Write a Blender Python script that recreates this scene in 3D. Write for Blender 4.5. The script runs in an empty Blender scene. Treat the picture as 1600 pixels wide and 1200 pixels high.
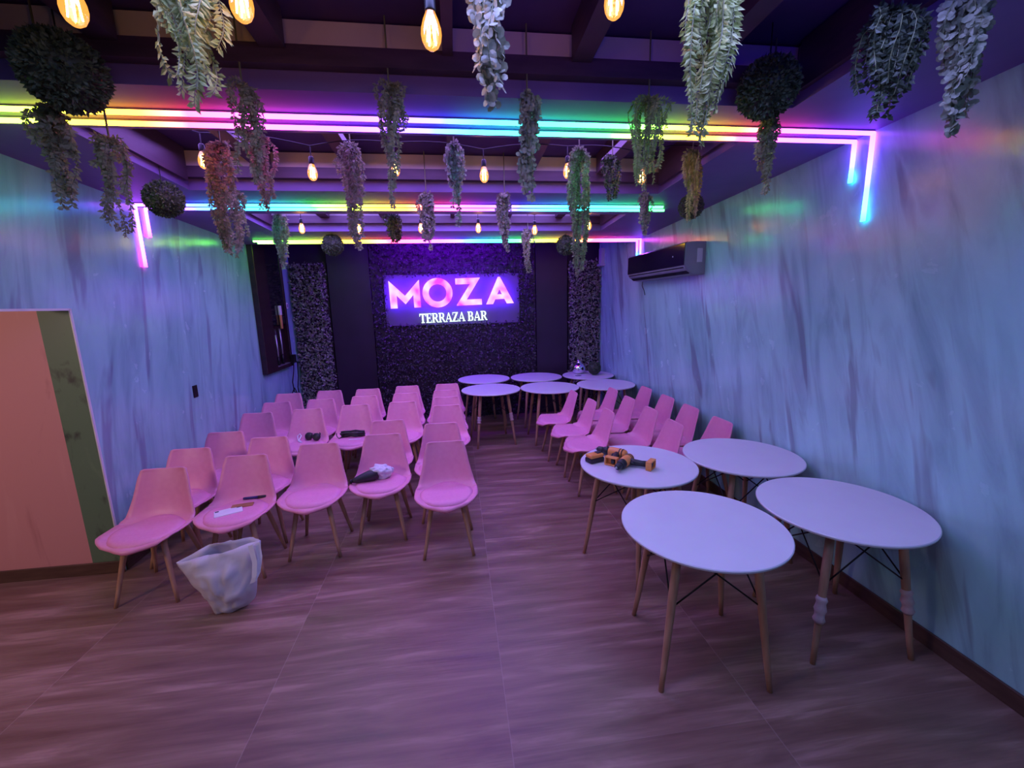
import bpy, bmesh, math, random
from mathutils import Vector, Matrix
PI = math.pi
C = bpy.context.scene.collection
S = bpy.context.scene

# ------------------------------------------------------------------ camera
yaw, pitch, roll, EYE = -0.1261, 0.1851, -0.0242, 1.8687
r = Vector((math.cos(yaw), math.sin(yaw), 0)); f = Vector((-math.sin(yaw), math.cos(yaw), 0)); u = Vector((0, 0, 1))
fw = f*math.cos(pitch) - u*math.sin(pitch); up = u*math.cos(pitch) + f*math.sin(pitch)
rr = r*math.cos(roll) + up*math.sin(roll); uu = up*math.cos(roll) - r*math.sin(roll)
cd = bpy.data.cameras.new('camera'); cam = bpy.data.objects.new('camera', cd); C.objects.link(cam)
cam.matrix_world = Matrix(((rr.x, uu.x, -fw.x, 0), (rr.y, uu.y, -fw.y, 0), (rr.z, uu.z, -fw.z, EYE), (0, 0, 0, 1)))
cd.sensor_width = 36; cd.lens = 669.13/1600*36; cd.clip_start = 0.02
S.camera = cam
# ------------------------------------------------------------------ view, world, large lights
S.view_settings.view_transform = 'Standard'; S.view_settings.look = 'None'
S.view_settings.exposure = 0.0; S.view_settings.gamma = 1; S.view_settings.use_curve_mapping = False
w = bpy.data.worlds.new('world'); S.world = w; w.use_nodes = True
w.node_tree.nodes['Background'].inputs[0].default_value = (0.2, 0.25, 1.0, 1)
w.node_tree.nodes['Background'].inputs[1].default_value = 0.25

def area(name, loc, target, sx, sy, col, power):
    l = bpy.data.lights.new(name, 'AREA'); l.shape = 'RECTANGLE'; l.size = sx; l.size_y = sy
    l.color = col; l.energy = power
    o = bpy.data.objects.new(name, l); C.objects.link(o); o.location = loc
    o.rotation_euler = (Vector(target)-Vector(loc)).to_track_quat('-Z', 'Y').to_euler()
    return o
# unseen fill lamps added overhead in neon colours and at the sign; the lit side corridor on the left
area('ceiling_fill_lamp', (0.2, 1.26, 2.85), (0.2, 1.26, 0), 2.6, 0.28, (0.33, 0.36, 1.0), 38)  # added fill in the near bay, standing in for a further beam
area('ceiling_fill_lamp', (0.9, -1.2, 2.85), (1.6, 3.2, 1.6), 3.4, 0.5, (0.30, 0.50, 1.0), 18)  # added fill behind the camera for the walls and tabletops
area('ceiling_fill_lamp', (-0.2, 3.1, 2.95), (-0.2, 3.1, 0), 3.2, 0.7, (0.40, 0.20, 1.0), 48)  # added violet fill tucked behind the front beam, no fixture there
area('ceiling_fill_lamp', (-0.2, 4.68, 2.9), (-0.2, 4.68, 0), 3.2, 0.5, (0.36, 0.22, 1.0), 76)  # added violet fill in the next bay back, no fixture there
area('ceiling_fill_lamp', (0.9, 1.12, 2.885), (0.9, 1.3, 3.2), 2.0, 0.08, (0.05, 0.003, 1.0), 5)  # added uplight that tints the near bay's ceiling blue
area('sign_wash_fill', (-0.1, 6.3, 2.93), (-0.1, 7.1, 2.15), 1.8, 0.12, (0.20, 0.003, 1.0), 55)  # unseen lamp added to wash the sign and hedge in violet
area('corridor_lamp', (-3.7, 0.6, 2.2), (-2.9, 3.2, 0.9), 0.6, 0.6, (1.0, 0.62, 0.56), 44)

# ------------------------------------------------------------------ helpers
XR, XL, XW = 2.442, -2.505, 7.2
def cz(y): return 2.796 - 0.0405*(y-2.383)       # height of the ceiling frame, falling a little towards the back

def mk(name):
    m = bpy.data.materials.new(name); m.use_nodes = True
    return m, m.node_tree, m.node_tree.nodes['Principled BSDF']
def setp(b, col=None, rough=None, metal=None, spec=None, em=None, es=None, coat=None, sheen=None, trans=None):
    if col is not None: b.inputs['Base Color'].default_value = (*col, 1)
    if rough is not None: b.inputs['Roughness'].default_value = rough
    if metal is not None: b.inputs['Metallic'].default_value = metal
    if spec is not None: b.inputs['Specular IOR Level'].default_value = spec
    if em is not None: b.inputs['Emission Color'].default_value = (*em, 1)
    if es is not None: b.inputs['Emission Strength'].default_value = es
    if coat is not None: b.inputs['Coat Weight'].default_value = coat
    if sheen is not None: b.inputs['Sheen Weight'].default_value = sheen
def nd(t, typ, **kw):
    n = t.nodes.new(typ)
    for k, v in kw.items(): setattr(n, k, v)
    return n
def ramp(t, stops, interp='LINEAR'):
    n = t.nodes.new('ShaderNodeValToRGB'); cr = n.color_ramp; cr.interpolation = interp
    while len(cr.elements) < len(stops): cr.elements.new(0.5)
    for e, (p, c) in zip(cr.elements, stops):
        e.position = p; e.color = (*c, 1) if len(c) == 3 else c
    return n
def noisy(name, c1, c2, scale=8, rough=0.5, bump=0.0, metal=0, stretch=(1, 1, 1), spec=0.5, detail=4, coord='Object', **kw):
    m, t, b = mk(name); setp(b, c1, rough, metal, spec, **kw)
    tc = nd(t, 'ShaderNodeTexCoord'); mp = nd(t, 'ShaderNodeMapping'); mp.inputs['Scale'].default_value = stretch
    n = nd(t, 'ShaderNodeTexNoise'); n.inputs['Scale'].default_value = scale; n.inputs['Detail'].default_value = detail
    t.links.new(tc.outputs[coord], mp.inputs[0]); t.links.new(mp.outputs[0], n.inputs['Vector'])
    rp = ramp(t, [(0.3, c1), (0.7, c2)]); t.links.new(n.outputs['Fac'], rp.inputs[0]); t.links.new(rp.outputs[0], b.inputs['Base Color'])
    if bump:
        bp = nd(t, 'ShaderNodeBump'); bp.inputs['Strength'].default_value = bump; bp.inputs['Distance'].default_value = 0.01
        t.links.new(n.outputs['Fac'], bp.inputs['Height']); t.links.new(bp.outputs[0], b.inputs['Normal'])
    return m
def emis(name, col, strength):
    m, t, b = mk(name); setp(b, (0, 0, 0), 0.5, em=col, es=strength); return m

def from_bm(name, bm, m, parent=None, smooth=False):
    bmesh.ops.recalc_face_normals(bm, faces=bm.faces)
    me = bpy.data.meshes.new(name); bm.to_mesh(me); bm.free()
    return link(name, me, m, parent, smooth)
def link(name, me, m, parent=None, smooth=False):
    for mm in (m if isinstance(m, (list, tuple)) else [m]): me.materials.append(mm)
    if smooth: me.polygons.foreach_set('use_smooth', [True]*len(me.polygons))
    o = bpy.data.objects.new(name, me); C.objects.link(o)
    if parent: o.parent = parent
    return o
def pydata(name, vs, fs, m, parent=None, smooth=False):
    me = bpy.data.meshes.new(name); me.from_pydata(vs, [], fs); me.update()
    return link(name, me, m, parent, smooth)
def box(bm, x0, x1, y0, y1, z0, z1, mat=None):
    vs = [bm.verts.new((x, y, z)) for x in (x0, x1) for y in (y0, y1) for z in (z0, z1)]
    if mat is not None:
        for v in vs: v.co = mat @ v.co
    fs = [bm.faces.new([vs[i] for i in q]) for q in ((0, 1, 3, 2), (4, 6, 7, 5), (0, 4, 5, 1), (2, 3, 7, 6), (0, 2, 6, 4), (1, 5, 7, 3))]
    return vs, fs
def bbox(bm, x0, x1, y0, y1, z0, z1, bev=0.004, seg=2, mat=None):
    vs, fs = box(bm, x0, x1, y0, y1, z0, z1, mat)
    es = list({e for f_ in fs for e in f_.edges})
    bmesh.ops.bevel(bm, geom=es, offset=bev, segments=seg, affect='EDGES', profile=0.5)
def slab(bm, x0, x1, y0, y1, za, zb):
    """box whose bottom/top follow the sloping ceiling frame: z = cz(y)+za .. cz(y)+zb"""
    vs, _ = box(bm, x0, x1, y0, y1, za, zb)
    for v in vs: v.co.z += cz(v.co.y)
def tube(bm, pts, rad, n=8, cap=True):
    """swept tube through pts; rad is a number or a list"""
    pts = [Vector(p) for p in pts]; L = len(pts)
    rads = rad if isinstance(rad, (list, tuple)) else [rad]*L
    rings = []; prev = None
    for i, p in enumerate(pts):
        d = (pts[min(i+1, L-1)]-pts[max(i-1, 0)])
        d = d.normalized() if d.length > 1e-9 else Vector((0, 0, 1))
        a = prev - d*prev.dot(d) if prev else (Vector((0, 0, 1)) if abs(d.z) < .9 else Vector((1, 0, 0))).cross(d)
        a.normalize(); prev = a; b = d.cross(a)
        rings.append([bm.verts.new(p+(a*math.cos(2*PI*k/n)+b*math.sin(2*PI*k/n))*rads[i]) for k in range(n)])
    for A, B in zip(rings, rings[1:]):
        for k in range(n): bm.faces.new((A[k], A[(k+1) % n], B[(k+1) % n], B[k]))
    if cap: bm.faces.new(rings[0][::-1]); bm.faces.new(rings[-1])
def lathe(bm, prof, n=24, at=(0, 0, 0), mat=None):
    rings = []
    for rad, z in prof:
        if rad < 1e-6: rings.append([bm.verts.new((at[0], at[1], at[2]+z))])
        else: rings.append([bm.verts.new((at[0]+rad*math.cos(2*PI*k/n), at[1]+rad*math.sin(2*PI*k/n), at[2]+z)) for k in range(n)])
    for A, B in zip(rings, rings[1:]):
        for k in range(n):
            k2 = (k+1) % n
            if len(A) == 1 and len(B) == 1: continue
            if len(A) == 1: bm.faces.new((A[0], B[k], B[k2]))
            elif len(B) == 1: bm.faces.new((A[k], A[k2], B[0]))
            else: bm.faces.new((A[k], A[k2], B[k2], B[k]))
    if mat is not None:
        for R_ in rings:
            for v in R_: v.co = mat @ v.co
def prism(bm, poly, y0, y1):
    """2-D polygon in (x,z) extruded from y0 to y1"""
    a = [bm.verts.new((x, y0, z)) for x, z in poly]; b = [bm.verts.new((x, y1, z)) for x, z in poly]
    bm.faces.new(a); bm.faces.new(b[::-1]); n = len(poly)
    for i in range(n): bm.faces.new((a[i], a[(i+1) % n], b[(i+1) % n], b[i]))
def tag(o, label=None, cat=None, group=None, kind=None):
    if label: o['label'] = label
    if cat: o['category'] = cat
    if group: o['group'] = group
    if kind: o['kind'] = kind
    return o
def empty(name, loc=(0, 0, 0), rz=0, label=None, cat=None, group=None):
    o = bpy.data.objects.new(name, None); o.empty_display_size = 0.1; C.objects.link(o)
    o.location = loc; o.rotation_euler = (0, 0, rz)
    return tag(o, label, cat, group)
def kids(o): return [c for c in bpy.data.objects if c.parent == o]
def copy_tree(o, par=None):
    c = o.copy(); C.objects.link(c); c.parent = par
    for ch in kids(o): copy_tree(ch, c)
    return c
def struct(name, bm, m): return tag(from_bm(name, bm, m), kind='structure')

# ------------------------------------------------------------------ materials
def wall_mat(name, base, alt, streak, tilt, seed):
    """polished plaster: mottled teal-grey with long slanted darker veins, glossy"""
    m, t, b = mk(name)
    tc = nd(t, 'ShaderNodeTexCoord')
    def mapped(scale, rot=(0, 0, 0), loc=(0, 0, 0)):
        rt = nd(t, 'ShaderNodeMapping'); rt.inputs['Rotation'].default_value = rot; rt.inputs['Location'].default_value = loc
        mp = nd(t, 'ShaderNodeMapping'); mp.inputs['Scale'].default_value = scale
        t.links.new(tc.outputs['Object'], rt.inputs[0]); t.links.new(rt.outputs[0], mp.inputs[0]); return mp
    def noise(mp, sc, det=5, dist=0.0, rough=0.55):
        n = nd(t, 'ShaderNodeTexNoise'); n.inputs['Scale'].default_value = sc; n.inputs['Detail'].default_value = det
        n.inputs['Distortion'].default_value = dist; n.inputs['Roughness'].default_value = rough
        t.links.new(mp.outputs[0], n.inputs['Vector']); return n
    rt = (tilt, 0, 0)
    n1 = noise(mapped((1, 1.3, .55), rt, (seed, seed, 0)), 1.6, 6, .6)
    r1 = ramp(t, [(0.32, base), (0.68, alt)]); t.links.new(n1.outputs['Fac'], r1.inputs[0])
    # broad brushed light/dark strokes
    n2 = noise(mapped((1, 4.2, .75), rt, (seed, 2.1, 0)), 1.5, 6, .9)
    r2 = ramp(t, [(0.30, (0.62, 0.6, 0.66)), (0.52, (1, 1, 1)), (0.75, (1.12, 1.12, 1.1))]); t.links.new(n2.outputs['Fac'], r2.inputs[0])
    mx = nd(t, 'ShaderNodeMixRGB', blend_type='MULTIPLY'); mx.inputs[0].default_value = 0.75
    t.links.new(r1.outputs[0], mx.inputs[1]); t.links.new(r2.outputs[0], mx.inputs[2])
    # thin purple-grey veins
    n3 = noise(mapped((1, 4.6, .62), rt, (seed, 7.7, 1.3)), 1.25, 3, .5, .5)
    r3 = ramp(t, [(0.60, (0, 0, 0)), (0.67, (1, 1, 1))]); t.links.new(n3.outputs['Fac'], r3.inputs[0])
    mv = nd(t, 'ShaderNodeMixRGB'); t.links.new(mx.outputs[0], mv.inputs[1]); mv.inputs[2].default_value = (*streak, 1)
    ml = nd(t, 'ShaderNodeMath', operation='MULTIPLY'); ml.inputs[1].default_value = 0.5
    t.links.new(r3.outputs[0], ml.inputs[0]); t.links.new(ml.outputs[0], mv.inputs[0])
    t.links.new(mv.outputs[0], b.inputs['Base Color'])
    n4 = noise(mapped((1, 1, 1)), 5.5, 6, .4)
    r4 = ramp(t, [(0.3, (.13, .13, .13)), (0.75, (.30, .30, .30))]); t.links.new(n4.outputs['Fac'], r4.inputs[0])
    t.links.new(r4.outputs[0], b.inputs['Roughness'])
    b.inputs['Specular IOR Level'].default_value = 0.6
    bp = nd(t, 'ShaderNodeBump'); bp.inputs['Strength'].default_value = 0.16; bp.inputs['Distance'].default_value = 0.02
    t.links.new(n4.outputs['Fac'], bp.inputs['Height']); t.links.new(bp.outputs[0], b.inputs['Normal'])
    return m
M = {}
M['wall_r'] = wall_mat('plaster_right', (.28, .58, .57), (.39, .71, .71), (.13, .10, .17), .27, 3.0)
M['wall_l'] = wall_mat('plaster_left', (.24, .50, .51), (.33, .61, .64), (.13, .10, .22), .16, 11.0)
M['wall_b'] = noisy('plaster_rear', (.25, .3, .33), (.32, .38, .4), 2, .5)

def coral_mat():
    m, t, b = mk('coral_and_green_plaster')
    tc = nd(t, 'ShaderNodeTexCoord'); sx = nd(t, 'ShaderNodeSeparateXYZ'); t.links.new(tc.outputs['Object'], sx.inputs[0])
    gt = nd(t, 'ShaderNodeMath', operation='GREATER_THAN'); gt.inputs[1].default_value = -2.695; t.links.new(sx.outputs[0], gt.inputs[0])
    def col(c1, c2, c3, loc, sc):
        mp = nd(t, 'ShaderNodeMapping'); mp.inputs['Scale'].default_value = sc; mp.inputs['Location'].default_value = loc
        mp.inputs['Rotation'].default_value = (0, .35, 0)
        t.links.new(tc.outputs['Object'], mp.inputs[0]); n = nd(t, 'ShaderNodeTexNoise'); n.inputs['Scale'].default_value = 1.6
        n.inputs['Detail'].default_value = 5; n.inputs['Distortion'].default_value = .5
        t.links.new(mp.outputs[0], n.inputs['Vector'])
        rp = ramp(t, [(0.30, c1), (0.42, c2), (0.62, c2), (0.78, c3)]); t.links.new(n.outputs['Fac'], rp.inputs[0]); return rp
    a = col((.44, .18, .18), (.58, .27, .26), (.66, .34, .32), (3, 0, 1), (3.5, 1, .8))
    g = col((.045, .06, .045), (.11, .19, .11), (.14, .23, .13), (9, 0, 4), (5, 1, 3.0))
    mx = nd(t, 'ShaderNodeMixRGB'); t.links.new(gt.outputs[0], mx.inputs[0]); t.links.new(a.outputs[0], mx.inputs[1]); t.links.new(g.outputs[0], mx.inputs[2])
    t.links.new(mx.outputs[0], b.inputs['Base Color']); setp(b, rough=.5)
    return m
M['coral'] = coral_mat()

def floor_mat():
    m, t, b = mk('wood_look_porcelain')
    tc = nd(t, 'ShaderNodeTexCoord'); sx = nd(t, 'ShaderNodeSeparateXYZ'); t.links.new(tc.outputs['Object'], sx.inputs[0])
    def math_(op, a, b_=None, c=None):
        n = nd(t, 'ShaderNodeMath', operation=op)
        for i, v in enumerate((a, b_, c)):
            if v is None: continue
            if isinstance(v, (int, float)): n.inputs[i].default_value = v
            else: t.links.new(v, n.inputs[i])
        return n.outputs[0]
    TX, TY = 1.147, 0.573
    ux = math_('DIVIDE', math_('SUBTRACT', sx.outputs[0], 0.152), TX); uy = math_('DIVIDE', math_('SUBTRACT', sx.outputs[1], 0.32), TY)
    ix = math_('FLOOR', ux); iy = math_('FLOOR', uy)
    idn = nd(t, 'ShaderNodeCombineXYZ'); t.links.new(ix, idn.inputs[0]); t.links.new(iy, idn.inputs[1])
    wn = nd(t, 'ShaderNodeTexWhiteNoise', noise_dimensions='3D'); t.links.new(idn.outputs[0], wn.inputs['Vector'])
    # planks printed on the tile
    off = nd(t, 'ShaderNodeVectorMath', operation='SCALE'); t.links.new(wn.outputs['Color'], off.inputs[0]); off.inputs['Scale'].default_value = 30
    ad = nd(t, 'ShaderNodeVectorMath', operation='ADD'); t.links.new(tc.outputs['Object'], ad.inputs[0]); t.links.new(off.outputs[0], ad.inputs[1])
    mp = nd(t, 'ShaderNodeMapping'); mp.inputs['Scale'].default_value = (1.0, 7.5, 1); t.links.new(ad.outputs[0], mp.inputs[0])
    n = nd(t, 'ShaderNodeTexNoise'); n.inputs['Scale'].default_value = 1.35; n.inputs['Detail'].default_value = 6; n.inputs['Distortion'].default_value = .5
    n.inputs['Roughness'].default_value = .55
    t.links.new(mp.outputs[0], n.inputs['Vector'])
    rp = ramp(t, [(.30, (.16, .086, .062)), (.46, (.215, .122, .088)), (.56, (.26, .155, .112)), (.67, (.38, .235, .18)), (.78, (.23, .135, .098))])
    t.links.new(n.outputs['Fac'], rp.inputs[0])
    mp2 = nd(t, 'ShaderNodeMapping'); mp2.inputs['Scale'].default_value = (3, 60, 1); t.links.new(ad.outputs[0], mp2.inputs[0])
    n2 = nd(t, 'ShaderNodeTexNoise'); n2.inputs['Scale'].default_value = 1.5; n2.inputs['Detail'].default_value = 4; t.links.new(mp2.outputs[0], n2.inputs['Vector'])
    r2 = ramp(t, [(.3, (.90, .90, .90)), (.7, (1.07, 1.07, 1.07))]); t.links.new(n2.outputs['Fac'], r2.inputs[0])
    mx = nd(t, 'ShaderNodeMixRGB', blend_type='MULTIPLY'); mx.inputs[0].default_value = 1; t.links.new(rp.outputs[0], mx.inputs[1]); t.links.new(r2.outputs[0], mx.inputs[2])
    # joints
    fx = math_('ABSOLUTE', math_('SUBTRACT', math_('FRACT', math_('ADD', ux, .5)), .5)); fy = math_('ABSOLUTE', math_('SUBTRACT', math_('FRACT', math_('ADD', uy, .5)), .5))
    jx = math_('LESS_THAN', fx, .0024/TX); jy = math_('LESS_THAN', fy, .0006/TY)
    j = math_('MAXIMUM', jx, jy)
    mj = nd(t, 'ShaderNodeMixRGB'); t.links.new(math_('MULTIPLY', j, .35), mj.inputs[0]); t.links.new(mx.outputs[0], mj.inputs[1]); mj.inputs[2].default_value = (.42, .30, .26, 1)
    t.links.new(mj.outputs[0], b.inputs['Base Color'])
    rr_ = ramp(t, [(.3, (.30, .30, .30)), (.7, (.44, .44, .44))]); t.links.new(n.outputs['Fac'], rr_.inputs[0]); t.links.new(rr_.outputs[0], b.inputs['Roughness'])
    bp = nd(t, 'ShaderNodeBump'); bp.inputs['Strength'].default_value = .25; bp.inputs['Distance'].default_value = .004
    t.links.new(n2.outputs['Fac'], bp.inputs['Height']); t.links.new(bp.outputs[0], b.inputs['Normal'])
    b.inputs['Specular IOR Level'].default_value = .45
    return m
M['floor'] = floor_mat()
M['base'] = noisy('skirting_wood', (.07, .035, .025), (.11, .06, .04), 6, .45, stretch=(1, 1, 6))
M['frame_paint'] = noisy('ceiling_frame_paint', (.13, .08, .25), (.17, .105, .31), 3, .55, .05)
M['white_paint'] = noisy('upper_white_paint', (.62, .58, .56), (.70, .66, .63), 3, .6)
M['timber'] = noisy('dark_timber', (.045, .025, .045), (.075, .04, .07), 5, .5, .1, stretch=(1, 1, 5))
M['dark_ceiling'] = noisy('dark_ceiling', (.05, .025, .14), (.08, .04, .18), 3, .7)
M['black_panel'] = noisy('black_wall_panel', (.018, .006, .024), (.026, .010, .034), 4, .5)
M['bead'] = noisy('white_corner_bead', (.62, .6, .62), (.7, .68, .7), 10, .5)
M['chair'] = noisy('pink_plastic', (.74, .27, .42), (.77, .30, .45), 30, .42, .02)
M['cushion'] = noisy('pink_leatherette', (.76, .27, .46), (.80, .31, .50), 60, .5, .08)
M['wood'] = noisy('beech_leg', (.36, .19, .11), (.50, .29, .18), 9, .45, .03, stretch=(4, 4, .6))
M['black_metal'] = noisy('black_steel', (.015, .015, .018), (.025, .025, .03), 20, .4, metal=.6)
M['table'] = noisy('white_laminate', (.66, .67, .72), (.70, .71, .76), 4, .32)
M['tape'] = noisy('pale_wrapping_tape', (.52, .36, .36), (.62, .46, .46), 30, .5, .3)

def leaf_mat(name, c1, c2, tr=.25, rough=.5, sc=25):
    m, t, b = mk(name); setp(b, c1, rough, spec=.4)
    tc = nd(t, 'ShaderNodeTexCoord'); n = nd(t, 'ShaderNodeTexNoise'); n.inputs['Scale'].default_value = sc; n.inputs['Detail'].default_value = 2
    t.links.new(tc.outputs['Object'], n.inputs['Vector']); rp = ramp(t, [(.35, c1), (.65, c2)]); t.links.new(n.outputs['Fac'], rp.inputs[0])
    t.links.new(rp.outputs[0], b.inputs['Base Color'])
    tl = nd(t, 'ShaderNodeBsdfTranslucent'); t.links.new(rp.outputs[0], tl.inputs[0])
    ms = nd(t, 'ShaderNodeMixShader'); ms.inputs[0].default_value = tr
    t.links.new(b.outputs[0], ms.inputs[1]); t.links.new(tl.outputs[0], ms.inputs[2])
    t.links.new(ms.outputs[0], t.nodes['Material Output'].inputs[0]); return m
M['fern'] = leaf_mat('fern_leaf', (.19, .26, .07), (.36, .40, .17))
M['coin'] = leaf_mat('grey_green_round_leaf', (.22, .25, .19), (.36, .37, .30))
M['dusty'] = leaf_mat('dusty_leaf', (.20, .22, .13), (.34, .35, .24))
M['darkleaf'] = leaf_mat('dark_leaf', (.03, .045, .03), (.06, .08, .05), .15)
M['boxwood'] = leaf_mat('boxwood_leaf', (.045, .075, .04), (.10, .14, .075), .1)
M['hedge_dark'] = leaf_mat('dark_hedge_leaf', (.025, .02, .028), (.10, .085, .11), .1, .4, 14)
M['hedge'] = leaf_mat('hedge_leaf', (.12, .13, .11), (.40, .40, .36), .1, .4, 14)
M['stem'] = noisy('vine_stem', (.12, .14, .07), (.18, .2, .1), 20, .6)

# neon: colour runs along the strip
GR, YE, OR, RD, MG, VI, BL, CY, AQ = (.05, 1, .10), (1, .72, .03), (1, .28, .03), (1, .05, .12), (1, .06, .62), (.36, .055, 1), (.06, .08, 1), (.03, .55, 1), (.03, 1, .50)
def neon_mat(name, axis, a, b_, stops, strength):
    m, t, b = mk(name); setp(b, (.02, .02, .02), .4)
    tc = nd(t, 'ShaderNodeTexCoord'); sx = nd(t, 'ShaderNodeSeparateXYZ'); t.links.new(tc.outputs['Object'], sx.inputs[0])
    mr = nd(t, 'ShaderNodeMapRange'); mr.inputs['From Min'].default_value = a; mr.inputs['From Max'].default_value = b_
    t.links.new(sx.outputs[axis], mr.inputs['Value'])
    rp = ramp(t, [((p-a)/(b_-a), c) for p, c in stops]); t.links.new(mr.outputs[0], rp.inputs[0])
    t.links.new(rp.outputs[0], b.inputs['Emission Color']); b.inputs['Emission Strength'].default_value = strength
    return m
NS = 12.0

# ------------------------------------------------------------------ room shell
bm = bmesh.new(); box(bm, -5.2, XR+.2, -3.2, XW+.2, -.1, 0); struct('floor', bm, M['floor'])
bm = bmesh.new(); box(bm, XR, XR+.15, -3.2, XW+.2, 0, 3.5); struct('wall_right', bm, M['wall_r'])
YO = 3.2     # far side of the corridor opening
bm = bmesh.new(); box(bm, XL-.14, XL, YO, XW+.2, 0, 3.5); box(bm, XL-.14, XL, -3.2, YO, 1.90, 3.5); struct('wall_left', bm, M['wall_l'])
bm = bmesh.new(); box(bm, -5.2, XL-.0, YO-.003, YO+.13, 0, 1.90)
for v in bm.verts:
    if v.co.x > XL-.01: v.co.x = XL-.006
struct('wall_corridor', bm, M['coral'])
bm = bmesh.new(); box(bm, -5.3, -5.2, -3.2, YO, 0, 2.3); struct('wall_corridor_end', bm, M['wall_b'])
bm = bmesh.new(); box(bm, -5.2, XL-.14, -3.2, YO, 2.3, 2.4); box(bm, -5.2, XL-.14, YO, YO+.13, 1.9, 2.4); struct('ceiling_corridor', bm, M['dark_ceiling'])
bm = bmesh.new(); box(bm, XL-.14, XR, XW, XW+.15, 0, 3.5); struct('wall_far', bm, M['black_panel'])
bm = bmesh.new(); box(bm, -5.2, XR, -3.3, -3.2, 0, 3.5); struct('wall_rear', bm, M['wall_b'])
# white corner bead round the opening
bm = bmesh.new(); box(bm, XL-.004, XL+.004, YO-.004, YO+.012, .0, 1.906); box(bm, XL-.004, XL+.004, -3.2, YO, 1.894, 1.908); struct('trim_1', bm, M['bead'])
# skirtings
bm = bmesh.new(); bbox(bm, XR-.014, XR, -3.2, 7.08, 0, .092, .003, 1); struct('baseboard_right', bm, M['base'])
bm = bmesh.new(); bbox(bm, XL, XL+.014, YO+.02, 7.08, 0, .092, .003, 1); struct('baseboard_left', bm, M['base'])
bm = bmesh.new(); bbox(bm, -5.2, XL+.012, YO-.014, YO, 0, .092, .003, 1); struct('baseboard_corridor', bm, M['base'])

# ceiling: pale frame (side strips + three beams) round dark timbered bays
CXL, CXR = -1.89, 1.735
bm = bmesh.new(); slab(bm, XL, XR, -3.2, 5.82, .275, .33); slab(bm, XL, XR, 5.82, XW, .42, .47); struct('ceiling', bm, M['dark_ceiling'])
bm = bmesh.new(); slab(bm, XL, CXL, -3.2, 5.82, 0, .27); struct('trim_2', bm, M['frame_paint'])
bm = bmesh.new(); slab(bm, CXR, XR, -3.2, 5.82, 0, .27); struct('trim_3', bm, M['frame_paint'])
BEAMS = [(.55, 1.0), (2.17, 2.60), (3.63, 4.32), (5.08, 5.80)]
for i, (a, b_) in enumerate(BEAMS):
    bm = bmesh.new(); slab(bm, CXL, CXR, a, b_, 0, .27); struct('trim_%d' % (4+i), bm, M['frame_paint'])
for i, (a, b_) in enumerate(BEAMS[1:]):       # white upper strip and the dark ledger in front of each beam
    bm = bmesh.new(); slab(bm, CXL+.002, CXR-.002, a-.006, a-.0005, .15, .268); struct('trim_%d' % (8+i), bm, M['white_paint'])
    bm = bmesh.new(); slab(bm, CXL+.002, CXR-.002, a-.055, a-.007, .075, .150); struct('trim_%d' % (11+i), bm, M['timber'])
k = 14
for a, b_ in ((1.0, 2.115), (2.60, 3.575), (4.32, 5.025)):   # side boards and joists in each bay
    bm = bmesh.new(); slab(bm, CXL+.002, CXL+.03, a, b_, .05, .268); slab(bm, CXR-.03, CXR-.002, a, b_, .05, .268); struct('trim_%d' % k, bm, M['timber']); k += 1
    for x, wd in ((-1.33, .10), (-.70, .10), (.02, .045), (.62, .09), (1.22, .09)):
        bm = bmesh.new(); slab(bm, x-wd/2, x+wd/2, a+.002, b_-.002, .13, .274); struct('trim_%d' % k, bm, M['timber']); k += 1
# far wall: black panels either side of the hedge
bm = bmesh.new(); bbox(bm, -1.93, -1.30, 7.12, XW, 0, 2.95, .004, 1); struct('trim_%d' % k, bm, M['black_panel']); k += 1
bm = bmesh.new(); bbox(bm, 1.34, 1.87, 7.12, XW, 0, 2.95, .004, 1); struct('trim_%d' % k, bm, M['black_panel']); k += 1

# ------------------------------------------------------------------ neon tubes
def neon(label, y, x0, x1, stops, drops, rad=.0125):
    root = empty('neon_tube', (0, 0, 0)); tag(root, label, 'neon light', 'rainbow neon tubes on the ceiling beams')
    z = cz(y)-.016
    bm = bmesh.new(); tube(bm, [(x0, y, z), (x1, y, z)], rad, 8)
    m = neon_mat('neon_gradient', 0, -2.55, 2.55, stops, NS)
    from_bm('light_strip', bm, m, root, True)
    bm = bmesh.new(); box(bm, x0, x1, y-.009, y+.009, z+.007, z+.018); from_bm('channel', bm, M['frame_paint'], root)
    for x, zb, st in drops:
        bm = bmesh.new(); sg = -1 if x > 0 else 1
        tube(bm, [(x, y, z+.004), (x, y, zb)], rad, 8)
        from_bm('drop_strip', bm, neon_mat('neon_drop_gradient', 2, zb, z+.01, st, NS), root, True)
    root.location = (0, 0, 0)
S1 = [(-2.5, GR), (-2.18, (.16, 1, .06)), (-1.85, (.7, 1, .05)), (-1.66, YE), (-1.40, OR), (-1.2, RD), (-.95, MG), (-.45, VI), (0, BL), (.22, CY), (.55, AQ), (.95, GR), (1.22, (.5, 1, .05)), (1.4, YE), (1.58, OR), (1.72, RD), (1.93, MG), (2.15, VI), (2.44, (.26, .06, 1))]
S1b = [(p-.06, c) for p, c in S1]
neon('front tube under the nearest beam, ending in the longer drop on right wall', 2.383, -2.5, XR-.014, S1, [(XR-.016, 2.30, [(2.30, CY), (2.36, (.06, .3, 1)), (2.48, BL), (2.60, (.16, .08, 1)), (2.78, VI)])])
neon('rear tube under the nearest beam, ending in the shorter drop on right wall', 2.50, -2.5, XR-.014, S1b, [(XR-.016, 2.545, [(2.545, CY), (2.62, BL), (2.70, (.18, .08, 1)), (2.78, VI)])])
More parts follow.
